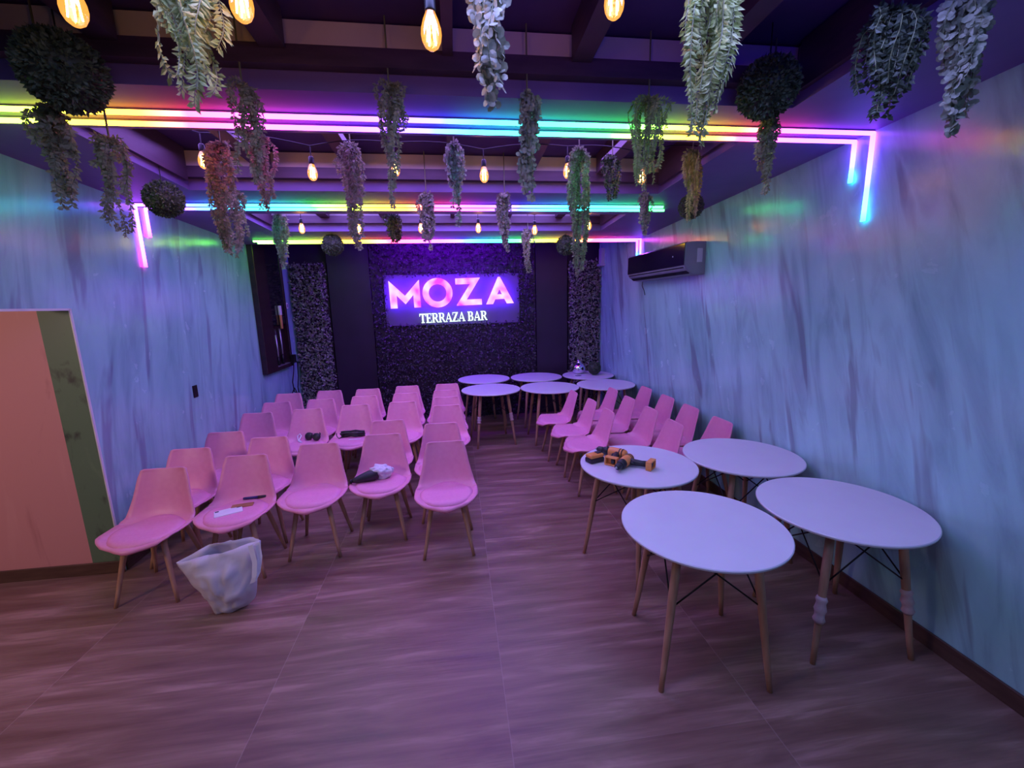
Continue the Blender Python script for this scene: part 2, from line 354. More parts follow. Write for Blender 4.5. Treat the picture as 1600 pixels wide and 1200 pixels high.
S2 = [(-2.5, (.45, .1, 1)), (-2.3, VI), (-2.1, BL), (-1.8, CY), (-1.45, (.03, .8, .9)), (-1.15, GR), (-.85, (.5, 1, .05)), (-.6, YE), (-.38, OR), (-.2, RD), (.05, MG), (.3, VI), (.62, BL), (1.05, CY), (1.45, AQ), (1.95, GR)]
neon('front tube under the middle beam, with the longer pink drop on left wall', 3.974, XL+.014, 1.95, S2, [(XL+.016, 2.235, [(2.235, (1, .04, .5)), (2.30, (.7, .07, 1)), (2.42, (.40, .08, 1)), (2.68, (.40, .08, 1))])])
neon('rear tube under the middle beam, with the shorter pink drop on left wall', 4.092, XL+.014, 2.02, S2, [(XL+.016, 2.485, [(2.485, (1, .04, .5)), (2.54, (.7, .07, 1)), (2.60, (.40, .08, 1)), (2.68, (.40, .08, 1))])])
S3 = [(-2.4, GR), (-1.75, (.4, 1, .05)), (-1.35, YE), (-1.05, OR), (-.75, RD), (-.45, MG), (-.15, VI), (.15, BL), (.38, CY), (.62, AQ), (.85, GR), (1.05, (.5, 1, .05)), (1.3, YE), (1.55, OR), (1.8, RD), (2.1, MG), (2.42, VI)]
neon('front tube under the farthest beam, its drop passing behind the air conditioner', 5.527, -2.28, XR-.014, S3, [(XR-.016, 2.17, [(2.17, CY), (2.3, BL), (2.5, (.18, .08, 1)), (2.65, VI)])])
neon('rear tube under the farthest beam, with the short violet drop beside air conditioner', 5.64, -2.28, XR-.014, S3, [(XR-.016, 2.42, [(2.42, CY), (2.5, BL), (2.58, VI)])])

# ------------------------------------------------------------------ hedge panels and sign on the far wall
def leaf(vs, fs, p, d, n, L, W):
    """folded pointed leaf at p, along d, face normal about n"""
    s = d.cross(n)
    if s.length < 1e-6: s = Vector((1, 0, 0))
    s.normalize(); n2 = s.cross(d); i = len(vs)
    vs += [p, p+d*L*.45+s*W*.5+n2*W*.14, p+d*L, p+d*L*.45-s*W*.5+n2*W*.14, p+d*L*.5]
    fs += [(i, i+1, i+4), (i+1, i+2, i+4), (i, i+4, i+3), (i+4, i+2, i+3)]
def coin(vs, fs, p, d, n, L, W):
    s = d.cross(n)
    if s.length < 1e-6: s = Vector((1, 0, 0))
    s.normalize(); n2 = s.cross(d); i = len(vs); K = 7
    c = p+d*L*.55; vs.append(c-n2*L*.10)
    for k_ in range(K):
        a = 2*PI*k_/K; vs.append(c+d*math.cos(a)*L*.5+s*math.sin(a)*W*.5)
    for k_ in range(K): fs.append((i, i+1+k_, i+1+(k_+1) % K))
def rvec(R_): 
    while True:
        v = Vector((R_.uniform(-1, 1), R_.uniform(-1, 1), R_.uniform(-1, 1)))
        if .05 < v.length < 1: return v.normalized()
def hedge(label, x0, x1, z0, z1, n, seed, group=None, hole=None, mat='hedge', sc=1.0):
    R_ = random.Random(seed); root = empty('hedge_panel', (0, 0, 0)); tag(root, label, 'artificial hedge', group)
    bm = bmesh.new(); box(bm, x0, x1, 7.15, 7.19, z0, z1); from_bm('backing_board', bm, M['black_panel'], root)
    vs, fs = [], []
    for _ in range(n):
        x, z = R_.uniform(x0+.01, x1-.01), R_.uniform(z0, z1)
        if hole and hole[0]+.03 < x < hole[1]-.03 and hole[2]+.03 < z < hole[3]-.03: continue
        dep = R_.random()**.8*.085
        d = (rvec(R_)+Vector((0, -.45, -.25))).normalized(); nn = (rvec(R_)*.9+Vector((0, -1, .5))).normalized()
        leaf(vs, fs, Vector((x, 7.148-dep, z)), d, nn, sc*R_.uniform(.028, .048), sc*R_.uniform(.018, .028))
    pydata('foliage', [tuple(v) for v in vs], fs, M[mat], root)
    return root
hedge('leafy artificial hedge strip left of the sign, next to left wall', -2.48, -1.95, .0, 2.55, 4200, 1, 'hedge panels on the far wall', None, 'hedge', 1.15)
hedge('leafy artificial hedge strip right of the sign, in the corner behind the vase', 1.89, 2.43, .0, 2.55, 4000, 2, 'hedge panels on the far wall', None, 'hedge', 1.15)
hedge('wide dark hedge panel behind the glowing pink letters', -1.29, 1.33, .0, 2.95, 13500, 3, 'hedge panels on the far wall', (-1.10, 1.06, 1.56, 2.36), 'hedge_dark', 1.1)

def letter_mat():
    m, t, b = mk('pink_lit_acrylic'); setp(b, (.3, .05, .25), .35)
    tc = nd(t, 'ShaderNodeTexCoord'); n = nd(t, 'ShaderNodeTexNoise'); n.inputs['Scale'].default_value = 5.5; n.inputs['Detail'].default_value = 1
    t.links.new(tc.outputs['Object'], n.inputs['Vector'])
    rp = ramp(t, [(.30, (.80, .05, .75)), (.46, (1, .34, .82)), (.62, (1, .66, .94))]); t.links.new(n.outputs['Fac'], rp.inputs[0])
    t.links.new(rp.outputs[0], b.inputs['Emission Color']); b.inputs['Emission Strength'].default_value = 1.25
    return m
M['letter'] = letter_mat()
M['letter_back'] = emis('violet_blue_backlight', (.10, .01, 1.0), 60)
M['small_letter'] = emis('white_lit_acrylic', (.72, 1.0, .82), 1.7)
M['board'] = noisy('sign_board', (.10, .08, .13), (.12, .10, .16), 3, .6)
sign = empty('lit_sign', (0, 0, 0)); tag(sign, 'glowing pink MOZA sign with small white TERRAZA BAR beneath, on far wall', 'sign')
bm = bmesh.new(); bbox(bm, -1.10, 1.06, 7.11, 7.145, 1.56, 2.36, .006, 1); from_bm('sign_board', bm, M['board'], sign)
def ring(cx, cz_, ro, ri, n=40):
    return [[(cx+a*math.cos(t0), cz_+b_*math.sin(t0)) for a, b_, t0 in ((ro[0], ro[1], u0), (ro[0], ro[1], u1), (ri[0], ri[1], u1), (ri[0], ri[1], u0))]
            for u0, u1 in ((2*PI*i/n, 2*PI*(i+1)/n) for i in range(n))]
GL = {
 'letter_m': [[(0, 0), (0, .42), (.10, .318), (.10, 0)], [(.36, 0), (.36, .318), (.46, .42), (.46, 0)], [(0, .42), (.23, .185), (.23, .06), (.10, .20), (.10, .318)][:2]+[(.23, .06), (.10, .20)], [(.23, .185), (.46, .42), (.36, .20), (.23, .06)]],
 'letter_o': ring(.735, .212, (.232, .226), (.138, .134)),
 'letter_z': [[(1.022, .33), (1.022, .42), (1.41, .42), (1.41, .418), (1.25, .33)], [(1.022, 0), (1.022, .012), (1.25, .33), (1.41, .418), (1.185, .09), (1.10, 0)], [(1.10, 0), (1.185, .09), (1.422, .09), (1.422, 0)]],
 'letter_a': [[(1.49, 0), (1.698, .42), (1.728, .42), (1.713, .235), (1.60, 0)], [(1.713, .235), (1.728, .42), (1.935, 0), (1.825, 0)], [(1.636, .075), (1.672, .15), (1.754, .15), (1.790, .075)]],
}
tilt = Matrix.Translation((-.99, 0, 1.838)) @ Matrix.Rotation(-.021, 4, 'Y')
for nm, polys in GL.items():
    bm = bmesh.new()
    for i, p in enumerate(polys): prism(bm, p, 6.955+.0004*i if nm != 'letter_o' else 6.955, 7.0)
    for v in bm.verts: v.co = tilt @ v.co
    if nm == 'letter_o': bmesh.ops.remove_doubles(bm, verts=bm.verts, dist=1e-5)
    lo = from_bm(nm, bm, M['letter'], sign)
    bm = bmesh.new()
    for p in polys:
        cx = sum(q[0] for q in p)/len(p); cy = sum(q[1] for q in p)/len(p)
        prism(bm, [(cx+(q[0]-cx)*.8, cy+(q[1]-cy)*.8) for q in p], 7.004, 7.012)
    for v in bm.verts: v.co = tilt @ v.co
    from_bm('backlight', bm, M['letter_back'], lo)
# small serif letters
def R4(a, b_, c, d): return [(a, c), (b_, c), (b_, d), (a, d)]
SG = {
 'T': (.88, [R4(.34, .56, .06, .90), R4(0, .88, .88, 1), [(0, .88), (0, .70), (.05, .70), (.12, .88)], [(.76, .88), (.83, .70), (.88, .70), (.88, .88)], R4(.22, .68, 0, .07)]),
 'E': (.80, [R4(.10, .32, .0, 1), R4(0, .72, .91, 1), R4(0, .76, 0, .09), R4(.32, .56, .46, .55), [(.66, .91), (.70, .72), (.74, .72), (.74, .91)], R4(.53, .58, .38, .64), [(.70, .09), (.74, .28), (.79, .28), (.76, .09)]]),
 'R': (.92, [R4(.10, .32, 0, 1), R4(0, .5, .91, 1), R4(0, .42, 0, .07), R4(.32, .52, .45, .54), [(.5, .45), (.5, .54), (.58, .60), (.58, .84), (.5, .91), (.5, 1), (.68, .96), (.79, .84), (.79, .62), (.68, .49)], [(.40, .46), (.64, .46), (.86, .07), (.94, .07), (.94, 0), (.72, 0)]]),
 'A': (.96, [[(.06, .06), (.14, .06), (.48, .80), (.44, 1)], [(.44, 1), (.54, 1), (.90, .06), (.66, .06)], R4(.24, .70, .28, .36), R4(0, .28, 0, .07), R4(.56, .98, 0, .07)]),
 'Z': (.84, [R4(.04, .82, .91, 1), R4(.02, .82, 0, .09), [(.02, .09), (.30, .09), (.80, .91), (.54, .91)], R4(.04, .10, .70, .91), R4(.76, .82, .09, .30)]),
 'B': (.86, [R4(.10, .32, 0, 1), R4(0, .5, .91, 1), R4(0, .5, 0, .09), R4(.32, .55, .47, .56), [(.5, .50), (.5, .56), (.55, .62), (.55, .84), (.5, .91), (.5, 1), (.66, .96), (.76, .85), (.76, .63), (.64, .51)], [(.5, 0), (.5, .09), (.58, .16), (.58, .40), (.5, .48), (.5, .54), (.68, .50), (.80, .38), (.80, .16), (.68, .03)]]),
}
hh = .148; x = 0
mt = Matrix.Translation((-.565, 0, 1.598)) @ Matrix.Rotation(-.021, 4, 'Y')
tot = sum(SG[c][0] if c != ' ' else .32 for c in 'TERRAZA BAR'); sw = 1.08/tot
for c in 'TERRAZA BAR':
    if c == ' ': x += .32*sw; continue
    wd, polys = SG[c]; bm = bmesh.new()
    for i, p in enumerate(polys): prism(bm, [(x+q[0]*sw*.97, q[1]*hh) for q in p], 7.02+.0005*i, 7.045)
    for v in bm.verts: v.co = mt @ v.co
    from_bm('letter_'+c.lower(), bm, M['small_letter'], sign); x += wd*sw

# ------------------------------------------------------------------ chairs
def chair_profile(s):
    P_ = [(0, -.290, .418, .03), (.03, -.286, .432, .105), (.08, -.268, .441, .168), (.16, -.225, .444, .212), (.28, -.15, .440, .236), (.42, -.05, .434, .240), (.54, .04, .436, .237),
          (.60, .085, .448, .232), (.65, .115, .475, .226), (.70, .135, .515, .215), (.77, .152, .575, .197), (.85, .170, .650, .179), (.92, .187, .720, .168), (.965, .199, .768, .157), (.985, .204, .788, .149), (1, .207, .798, .128)]
    for A, B in zip(P_, P_[1:]):
        if s <= B[0]+1e-9:
            t_ = (s-A[0])/(B[0]-A[0]); return [A[i]+(B[i]-A[i])*t_ for i in (1, 2, 3)]
    return P_[-1][1:]
def shell_bm():
    bm = bmesh.new(); SS = [0, .03, .055, .08, .12, .16, .22, .28, .35, .42, .48, .54, .57, .60, .625, .65, .675, .70, .735, .77, .81, .85, .885, .92, .945, .965, .985, 1]; NT = 14
    # smooth the profile with a small box filter
    def P(s):
        acc = [0, 0, 0]; W_ = 0
        for d in (-.03, -.015, 0, .015, .03):
            q = chair_profile(min(1, max(0, s+d))) if (.05 < s < .97) else chair_profile(s)
            for i in range(3): acc[i] += q[i]
        return [a/5 for a in acc]
    rows = []
    for s in SS:
        y, z, wd = P(s); row = []
        seat = max(0, min(1, (.66-s)/.12)); back = 1-seat; front = max(0, 1-s/.22)
        for j in range(NT+1):
            t_ = -1+2*j/NT; a = abs(t_)
            lift = .034*a**3*seat*(1-front) + .02*a**2*seat*back*2
            fwd = -(.055*a**2.3)*back*(1-.45*max(0, (s-.7)/.3)) - .03*a**2*(seat*back)*4
            frontcurve = front*.055*a**2
            top = -.010*(1-a**2)*max(0, (s-.9)/.1)
            row.append(bm.verts.new((wd*t_, y+fwd+frontcurve, z+lift-front*.012*a**2+top)))
        rows.append(row)
    for A, B in zip(rows, rows[1:]):
        for j in range(NT): bm.faces.new((A[j], A[j+1], B[j+1], B[j]))
    bmesh.ops.recalc_face_normals(bm, faces=bm.faces)
    bmesh.ops.solidify(bm, geom=bm.faces[:], thickness=.009)
    return bm
def cushion_bm():
    bm = bmesh.new(); c0 = (0, -.075); NR, NA = 7, 36; rings = [[bm.verts.new((c0[0], c0[1], .462))]]
    def seatz(x, y): return .436 + .026*min(1, abs(x)/.24)**3 + (max(0, y-.03)**2)*5 + (.008 if y < -.2 else .004)
    for i in range(1, NR+1):
        q = i/NR; ring_ = []
        for k_ in range(NA):
            a = 2*PI*k_/NA; ca, sa = math.cos(a), math.sin(a)
            x = .203*q*math.copysign(abs(ca)**.9, ca); y = c0[1]+.190*q*math.copysign(abs(sa)**.9, sa)
            dome = .022*math.sqrt(max(0, 1-q**6)) + .008
            ring_.append(bm.verts.new((x, y, seatz(x, y)+dome)))
        rings.append(ring_)
    last = [bm.verts.new((v.co.x*.98, v.co.y, v.co.z-.012)) for v in rings[-1]]; rings.append(last)
    for k_ in range(NA): bm.faces.new((rings[0][0], rings[1][k_], rings[1][(k_+1) % NA]))
    for A, B in zip(rings[1:], rings[2:]):
        for k_ in range(NA): bm.faces.new((A[k_], A[(k_+1) % NA], B[(k_+1) % NA], B[k_]))
    return bm
def make_chair():
    root = empty('pink_chair')
    from_bm('seat_shell', shell_bm(), M['chair'], root, True)
    from_bm('cushion', cushion_bm(), M['cushion'], root, True)
    for sx in (-1, 1):
        for sy in (-1, 1):
            bm = bmesh.new(); tube(bm, [(sx*.185, sy*.192, 0), (sx*.168, sy*.175, .09), (sx*.115, sy*.118, .385), (sx*.108, sy*.11, .412)], [.0115, .0135, .019, .019], 10)
            from_bm('leg', bm, M['wood'], root, True)
    bm = bmesh.new(); mr = Matrix.Rotation(PI/4, 4, 'Z')
    for a in (mr, Matrix.Rotation(-PI/4, 4, 'Z')): bbox(bm, -.17, .17, -.018, .018, .385, .408, .003, 1, a)
    bbox(bm, -.08, .08, -.07, .07, .405, .434, .003, 1)
    from_bm('seat_frame', bm, M['wood'], root)
    return root
proto = make_chair(); used = []
def chair(x, y, rz, label, group):
    o = proto if not used else copy_tree(proto)
    used.append(o); o.location = (x, y, 0); o.rotation_euler = (0, 0, rz); tag(o, label, 'chair', group)
GLf, GRt = 'pink chairs in rows on the left', 'pink chairs facing left beside the right wall'
# x, y of the middle of the top edge of each backrest
left = [
 (-2.075, 3.165, 'frontmost pink chair at far left, empty, beside the coral wall edge'),
 (-1.61, 3.34, 'front pink chair holding papers and a pen, behind the white bag'),
 (-1.14, 3.52, 'empty front row pink chair, third from left, between papers and cloth chairs'),
 (-.665, 3.68, 'front row pink chair holding a white cloth and black pouch'),
 (-.13, 3.37, 'frontmost pink chair at right end of the left block, on the aisle'),
 (-2.14, 3.60, 'pink chair by the left wall, directly behind the frontmost left chair'),
 (-1.63, 3.80, 'pink chair directly behind the chair with papers and pen'),
 (-.69, 4.14, 'pink chair directly behind the chair with cloth and black pouch'),
 (-.18, 3.93, 'aisle pink chair, second from the front, just behind the frontmost one'),
 (-2.10, 4.05, 'third pink chair back along the left wall'),
 (-2.13, 4.76, 'fourth pink chair back along the left wall, left of the headphones chair'),
 (-1.645, 4.83, 'pink chair in the middle of left block with black headphones on it'),
 (-1.16, 4.91, 'pink chair in the middle of left block with black straps on it'),
 (-2.13, 5.27, 'fifth pink chair back along the left wall, second from the last there'),
 (-1.65, 5.33, 'pink chair directly behind the headphones chair'),
 (-1.155, 5.39, 'pink chair directly behind the chair with black straps'),
 (-.645, 4.95, 'pink chair with its bare seat in view, right of the straps chair'),
 (-2.19, 5.80, 'last pink chair in the far left corner, below the hanging black cables'),
 (-1.70, 5.87, 'back row pink chair, second from left, before the hedge strip'),
 (-1.205, 5.86, 'back row pink chair, third from left, before the black panel'),
 (-.70, 5.95, 'back row pink chair, fourth from left, second column from the aisle'),
 (-.665, 5.45, 'pink chair second column from the aisle, one row before the back'),
 (-.16, 5.97, 'back row pink chair at the aisle end, nearest the far round tables'),
 (-.17, 5.53, 'aisle pink chair, fifth from the front, second from the back'),
 (-.15, 5.10, 'aisle pink chair, fourth from the front'),
 (-.14, 4.66, 'aisle pink chair, third from the front'),
]
for x, y, lb in left: chair(x, y-.205, 0, lb, GLf)
right = [
 (1.42, 4.97, 'pink chair facing left, farthest one in the aisle column of the right block'),
 (1.49, 4.47, 'pink chair facing left, middle one in the aisle column of right block'),
 (1.51, 3.99, 'pink chair facing left, nearest one in the aisle column, beyond the drill table'),
 (1.94, 5.02, 'pink chair facing left, farthest one in the middle column of right block'),
 (1.94, 4.505, 'pink chair facing left, second farthest in the middle column of right block'),
 (1.95, 3.985, 'pink chair facing left, third farthest in the middle column of right block'),
 (1.935, 3.475, 'pink chair facing left, nearest in the middle column, between two round tables'),
 (2.365, 5.00, 'pink chair facing left, farthest one with its back to the right wall'),
 (2.375, 4.47, 'pink chair facing left, second farthest with its back to right wall'),
 (2.375, 3.98, 'pink chair facing left, third farthest with its back to right wall'),
 (2.38, 3.46, 'pink chair facing left, nearest with its back to right wall, behind round table'),
]
for x, y, lb in right: chair(x-.205, y, -PI/2, lb, GRt)

# ------------------------------------------------------------------ round tables
TZ = .738
def make_table(rot=0):
    root = empty('round_table')
    bm = bmesh.new(); lathe(bm, [(0, TZ-.018), (.392, TZ-.018), (.398, TZ-.014), (.4, TZ-.008), (.4, TZ-.004), (.396, TZ), (0, TZ)], 72)
    from_bm('tabletop', bm, M['table'], root, False)
    F = []
    for k_ in range(4):
        a = k_*PI/2; c, s = math.cos(a), math.sin(a); F.append((c, s))
        bm = bmesh.new(); tube(bm, [(c*.368, s*.368, 0), (c*.348, s*.348, .12), (c*.29, s*.29, .5), (c*.258, s*.258, TZ-.022)], [.0125, .015, .021, .019], 12)
        from_bm('leg', bm, M['wood'], root, True)
    def on(k_, z): q = .368-(.368-.258)*z/.716; return Vector((F[k_][0]*q, F[k_][1]*q, z))
    for k_ in range(4):
        k2 = (k_+1) % 4
        for a, b_ in ((k_, k2), (k2, k_)):
            pa = on(a, .42); pb = on(b_, .70); pb = pb*.9; pb.z = .708
            bm = bmesh.new(); tube(bm, [pa, pa.lerp(pb, .5), pb], .0042, 6); from_bm('wire_brace', bm, M['black_metal'], root, True)
    bm = bmesh.new()
    for a in (0, PI/2): bbox(bm, -.25, .25, -.014, .014, TZ-.034, TZ-.0185, .002, 1, Matrix.Rotation(a, 4, 'Z'))
    from_bm('top_bracket', bm, M['black_metal'], root)
    return root
tproto = make_table(); tused = []
for x, y, deg, lb in (
    (1.203, 1.885, -144, 'nearest white round table, closest to the camera, on thin wooden legs'),
    (2.036, 1.933, -141, 'white round table nearest the right wall, its front legs wrapped with tape'),
    (1.229, 2.739, -110, 'white round table with orange and black power drills on it'),
    (2.033, 2.757, -135, 'bare white round table against the right wall, beside the drill table'),
    (.395, 6.56, -30, 'white round table at the back, leftmost of the rear three'),
    (.433, 5.70, -127, 'white round table at the back, leftmost of the front three, by the aisle'),
    (1.213, 6.52, -40, 'white round table at the back, middle of the rear three'),
    (1.234, 5.645, -133, 'white round table at the back, middle of the front three'),
    (2.036, 6.48, -38, 'white round table in the far right corner carrying silver vase and green ball'),
    (2.036, 5.665, -128, 'white round table at the back, rightmost of the front three, by right wall')):
    o = tproto if not tused else copy_tree(tproto); tused.append(o)
    o.location = (x, y, 0); o.rotation_euler = (0, 0, math.radians(deg)); tag(o, lb, 'table', 'white round tables')
def wrap(tb, k_, z0, z1):
    c, s = math.cos(k_*PI/2), math.sin(k_*PI/2); bm = bmesh.new(); pts = []; rads = []
    for i in range(9):
        z = z0+(z1-z0)*i/8; q = .368-(.11)*z/.716; pts.append((c*q, s*q, z)); rads.append(.0255+.004*math.sin(i*1.9))
    rads[0] = rads[-1] = .021
    tube(bm, pts, rads, 12); tag(from_bm('tape_wrap', bm, M['tape'], tb, True), 'pale tape wound round the middle of the leg')
wrap(tused[1], 0, .22, .36); wrap(tused[1], 1, .25, .38)
wrap(tused[5], 1, .33, .44); wrap(tused[5], 0, .33, .42)

# ------------------------------------------------------------------ hanging vines and topiary balls
def vine(label, x, y, ztop, zbot, wd, kind, seed, dense=1.0, lean=0.0, cluster=False, leafsize=1.0):
    R_ = random.Random(seed); root = empty('hanging_vine', (x, y, ztop)); tag(root, label, 'hanging plant', 'hanging artificial vines')
    Lh = ztop-zbot; ns = max(8, int(wd*80*dense)); vs, fs = [], []; sb = bmesh.new()
    mat = {'fern': M['fern'], 'coin': M['coin'], 'dusty': M['dusty'], 'dark': M['darkleaf']}[kind]
    inbay = CXL < x < CXR and not any(a_ <= y <= b2_ for a_, b2_ in BEAMS)
    tube(sb, [(0, 0, max(.002, cz(y)+(.2755 if inbay else .0)-ztop)), (0, 0, -.02)], .004, 5)
    for s in range(ns):
        a = R_.uniform(0, 2*PI); rad = wd*.5*math.sqrt(R_.random())
        frac = 1.0 if s == 0 else .28+.70*R_.random()**1.25
        L = Lh*frac
        ex, ey = math.cos(a)*rad, math.sin(a)*rad*.8
        if s == 0: ex *= .2; ey *= .2
        ph = R_.uniform(0, 6); cur = R_.uniform(.006, .016)
        N_ = max(6, int(L/.02)); pts = []
        for i in range(N_+1):
            q = i/N_; g = min(1, q*3.2)**.7*(1-.55*q*frac)
            pts.append(Vector((ex*g+lean*q*L+math.sin(q*7+ph)*cur, ey*g+math.cos(q*6+ph)*cur, -q*L+.03*math.sin(PI*min(1, q*2.5))*(g))))
        tube(sb, pts, .0016, 4)
        if kind in ('fern', 'dusty', 'dark'):
            ll = (.026 if kind == 'fern' else .021)*leafsize; step = ll*.42/dense; lw = ll*.42 if kind == 'fern' else ll*.6
            d_ = 0; acc = 0
            for A, B in zip(pts, pts[1:]):
                seg = (B-A).length; acc += seg
                while acc > step:
                    acc -= step; p = B.lerp(A, acc/seg if seg > 0 else 0); ax = (B-A).normalized()
                    side = ax.cross(rvec(R_) if kind != 'fern' else Vector((math.sin(ph+p.z*6), math.cos(ph+p.z*6), .1))).normalized()
                    for sg in (-1, 1):
                        d = (side*sg+ax*R_.uniform(.25, .9)+rvec(R_)*.25).normalized()
                        leaf(vs, fs, p, d, (rvec(R_)*.7+side.cross(ax)).normalized(), ll*R_.uniform(.75, 1.2), lw*R_.uniform(.8, 1.2))
        else:
            ll = .022*leafsize; step = ll*.60/dense; acc = 0
            for A, B in zip(pts, pts[1:]):
                seg = (B-A).length; acc += seg
                while acc > step:
                    acc -= step; p = B.lerp(A, acc/seg if seg > 0 else 0); ax = (B-A).normalized(); side = ax.cross(rvec(R_)).normalized()
                    for sg in (-1, 1):
                        d = (side*sg+ax*R_.uniform(.1, .8)).normalized()
                        coin(vs, fs, p, d, (rvec(R_)*.8+side.cross(ax)).normalized(), ll*R_.uniform(.7, 1.3), ll*R_.uniform(.7, 1.2))
    from_bm('stem', sb, M['stem'], root)
    pydata('foliage', [tuple(v) for v in vs], fs, mat, root)
def topiary(label, x, y, z, rad, seed, n=1900, mat='boxwood'):
    R_ = random.Random(seed); root = empty('topiary_ball', (x, y, z)); tag(root, label, 'topiary ball', 'hanging topiary balls')
    bm = bmesh.new(); bmesh.ops.create_icosphere(bm, subdivisions=3, radius=rad*.86)
    from_bm('core', bm, M['darkleaf'], root, True)
    vs, fs = [], []; ls = rad*.17
    for _ in range(n):
        d = rvec(R_); p = d*rad*R_.uniform(.84, .95); dd = (d+rvec(R_)*.8).normalized()
        leaf(vs, fs, p, dd, (d+rvec(R_)*.7).normalized(), ls*R_.uniform(.7, 1.2), ls*R_.uniform(.5, .7))
    pydata('foliage', [tuple(v) for v in vs], fs, M[mat], root)
    inbay = CXL < x < CXR and not any(a_ <= y <= b2_ for a_, b2_ in BEAMS); top = cz(y)+(.276 if inbay else .001)
    bm = bmesh.new(); tube(bm, [(0, 0, rad*.8), (0, 0, max(rad*.9, top-z))], .003, 5); from_bm('hanging_cord', bm, M['black_metal'], root)
V_ = [
 ('large pale green fern vine hanging at top left, cut by the top edge', -.70, 1.45, 2.80, 2.44, .22, 'fern', 21, 1.3, 0, 1.15),
 ('vine of round grey coin leaves hanging at top centre, nearest the camera', .14, 1.45, 2.82, 2.47, .13, 'coin', 22, 1.15, 0, 1.15),
 ('large silvery fern vine hanging at top right of centre, cut by the top edge', .85, 1.45, 2.86, 2.37, .25, 'fern', 23, 1.2, -.05, 1.1),
 ('teal round-leaved vine hanging at the top right, by the right wall', 1.72, 1.40, 2.83, 2.40, .17, 'coin', 24, 1.3, 0, 1.1),
 ('dark blue-black vine cluster just left of the teal round-leaved vine', 1.56, 1.52, 2.84, 2.50, .28, 'dark', 25, 1.2, 0, 1.2),
 ('brownish vine crossing both near tubes, left of centre at the pink stretch', -.84, 2.12, 2.80, 2.41, .15, 'dusty', 26, 1.1, -.03, 1.0),
 ('dusty vine under the front beam, just left of the pink-lit vine', -1.24, 2.75, 2.78, 2.18, .19, 'dusty', 27, 1.2, -.03, 1.1),
 ('short dusty vine between two longer ones, left of centre', -.99, 2.64, 2.79, 2.40, .20, 'dusty', 28, 1.1, 0, 1.0),
 ('long violet-lit vine crossing both near tubes at the blue stretch', -.24, 2.12, 2.82, 2.31, .14, 'dusty', 29, 1.3, -.02, .9),
 ('wide dusty vine behind the front beam, above the letter M end', -.58, 2.90, 2.84, 2.23, .19, 'dusty', 30, 1.3, 0, 1.1),
 ('slim blue-green round-leaved vine behind the front beam at centre', .04, 2.90, 2.86, 2.36, .12, 'coin', 31, 1.3, 0, 1.0),
 ('teal round-leaved vine crossing both near tubes at the cyan stretch', .37, 2.12, 2.80, 2.35, .12, 'coin', 32, 1.3, 0, .9),
 ('longest green vine, behind the front beam, hanging down over right hedge strip', .84, 2.90, 2.85, 2.05, .17, 'dusty', 33, 1.5, 0, 1.0),
 ('bright green fern vine crossing both near tubes at the green stretch', .95, 2.12, 2.80, 2.40, .20, 'fern', 34, 1.3, 0, .85),
 ('small dark vine between the long green vine and bright green fern', 1.10, 3.0, 2.83, 2.55, .15, 'dark', 35, 1.0, 0, 1.1),
 ('yellow-green vine right of centre beside the small ball, above the air conditioner', 1.62, 2.90, 2.84, 2.40, .16, 'fern', 36, 1.5, 0, .9),
 ('brown-lit vine hanging below the dark topiary ball at right', 1.58, 2.12, 2.74, 2.38, .12, 'dusty', 37, 1.4, 0, 1.0),
 ('green vine hanging below the large topiary ball at left', -1.56, 2.10, 2.68, 2.30, .16, 'dusty', 38, 1.4, -.03, 1.1),
 ('dark green trailing vine right of the large topiary ball at left', -1.42, 2.18, 2.60, 2.20, .14, 'dusty', 39, 1.1, -.05, 1.0),
 ('green vine over the farthest beam, in front of the left hedge strip', -1.60, 4.45, 2.74, 2.25, .18, 'dusty', 40, 1.4, 0, 1.2),
 ('peach-lit vine at the red stretch of the middle tubes', -.18, 3.57, 2.72, 2.31, .14, 'coin', 41, 1.3, 0, .9),
 ('small dark hanging bush above the letter O', -.54, 4.45, 2.72, 2.48, .22, 'dark', 42, 1.6, 0, 1.1),
 ('grey-violet vine at the blue stretch of the middle tubes, right of centre', .43, 3.57, 2.72, 2.28, .15, 'coin', 43, 1.3, 0, .9),
 ('bright green-lit short vine on the farthest beam, above the letter A end', .86, 5.03, 2.69, 2.22, .16, 'dusty', 44, 1.4, 0, 1.2),
 ('slim green vine at the green end of the middle tubes', 1.60, 3.57, 2.73, 2.41, .14, 'coin', 45, 1.3, 0, .9),
 ('grey-green vine hanging before the left wall, beside the dark cabinet top', -1.60, 3.60, 2.745, 2.26, .20, 'dusty', 46, 1.2, 0, 1.2),
 ('tiny white-tipped sprig on the farthest beam, left of the letter M', -1.0, 5.03, 2.66, 2.49, .09, 'coin', 47, 1.0, 0, 1.2),
]
for lb, x, y, z1, z0, wd, kd, sd, dn, ln, lsz in V_: vine(lb, x, y, z1, z0, wd, kd, sd, dn, ln, False, lsz)
for lb, x, y, z, rd, sd, n in (
    ('largest green topiary ball, hanging at upper left before the green tubes', -1.43, 2.02, 2.775, .135, 61, 2600),
    ('dark topiary ball hanging at upper right before the near tubes', 1.48, 2.02, 2.82, .128, 62, 2400),
    ('black-looking topiary ball beside the pink corner tubes on the left', -1.884, 3.30, 2.608, .113, 63, 2000),
    ('small grey topiary ball on the farthest beam, left of the sign', -1.32, 5.20, 2.56, .115, 64, 1700),
    ('small grey topiary ball on the farthest beam, right of the sign', 1.35, 5.20, 2.54, .115, 65, 1700),
    ('small dark topiary ball half hidden by the yellow-green vine at right', 1.866, 3.33, 2.583, .093, 66, 1500)):
    topiary(lb, x, y, z, rd, sd, n)

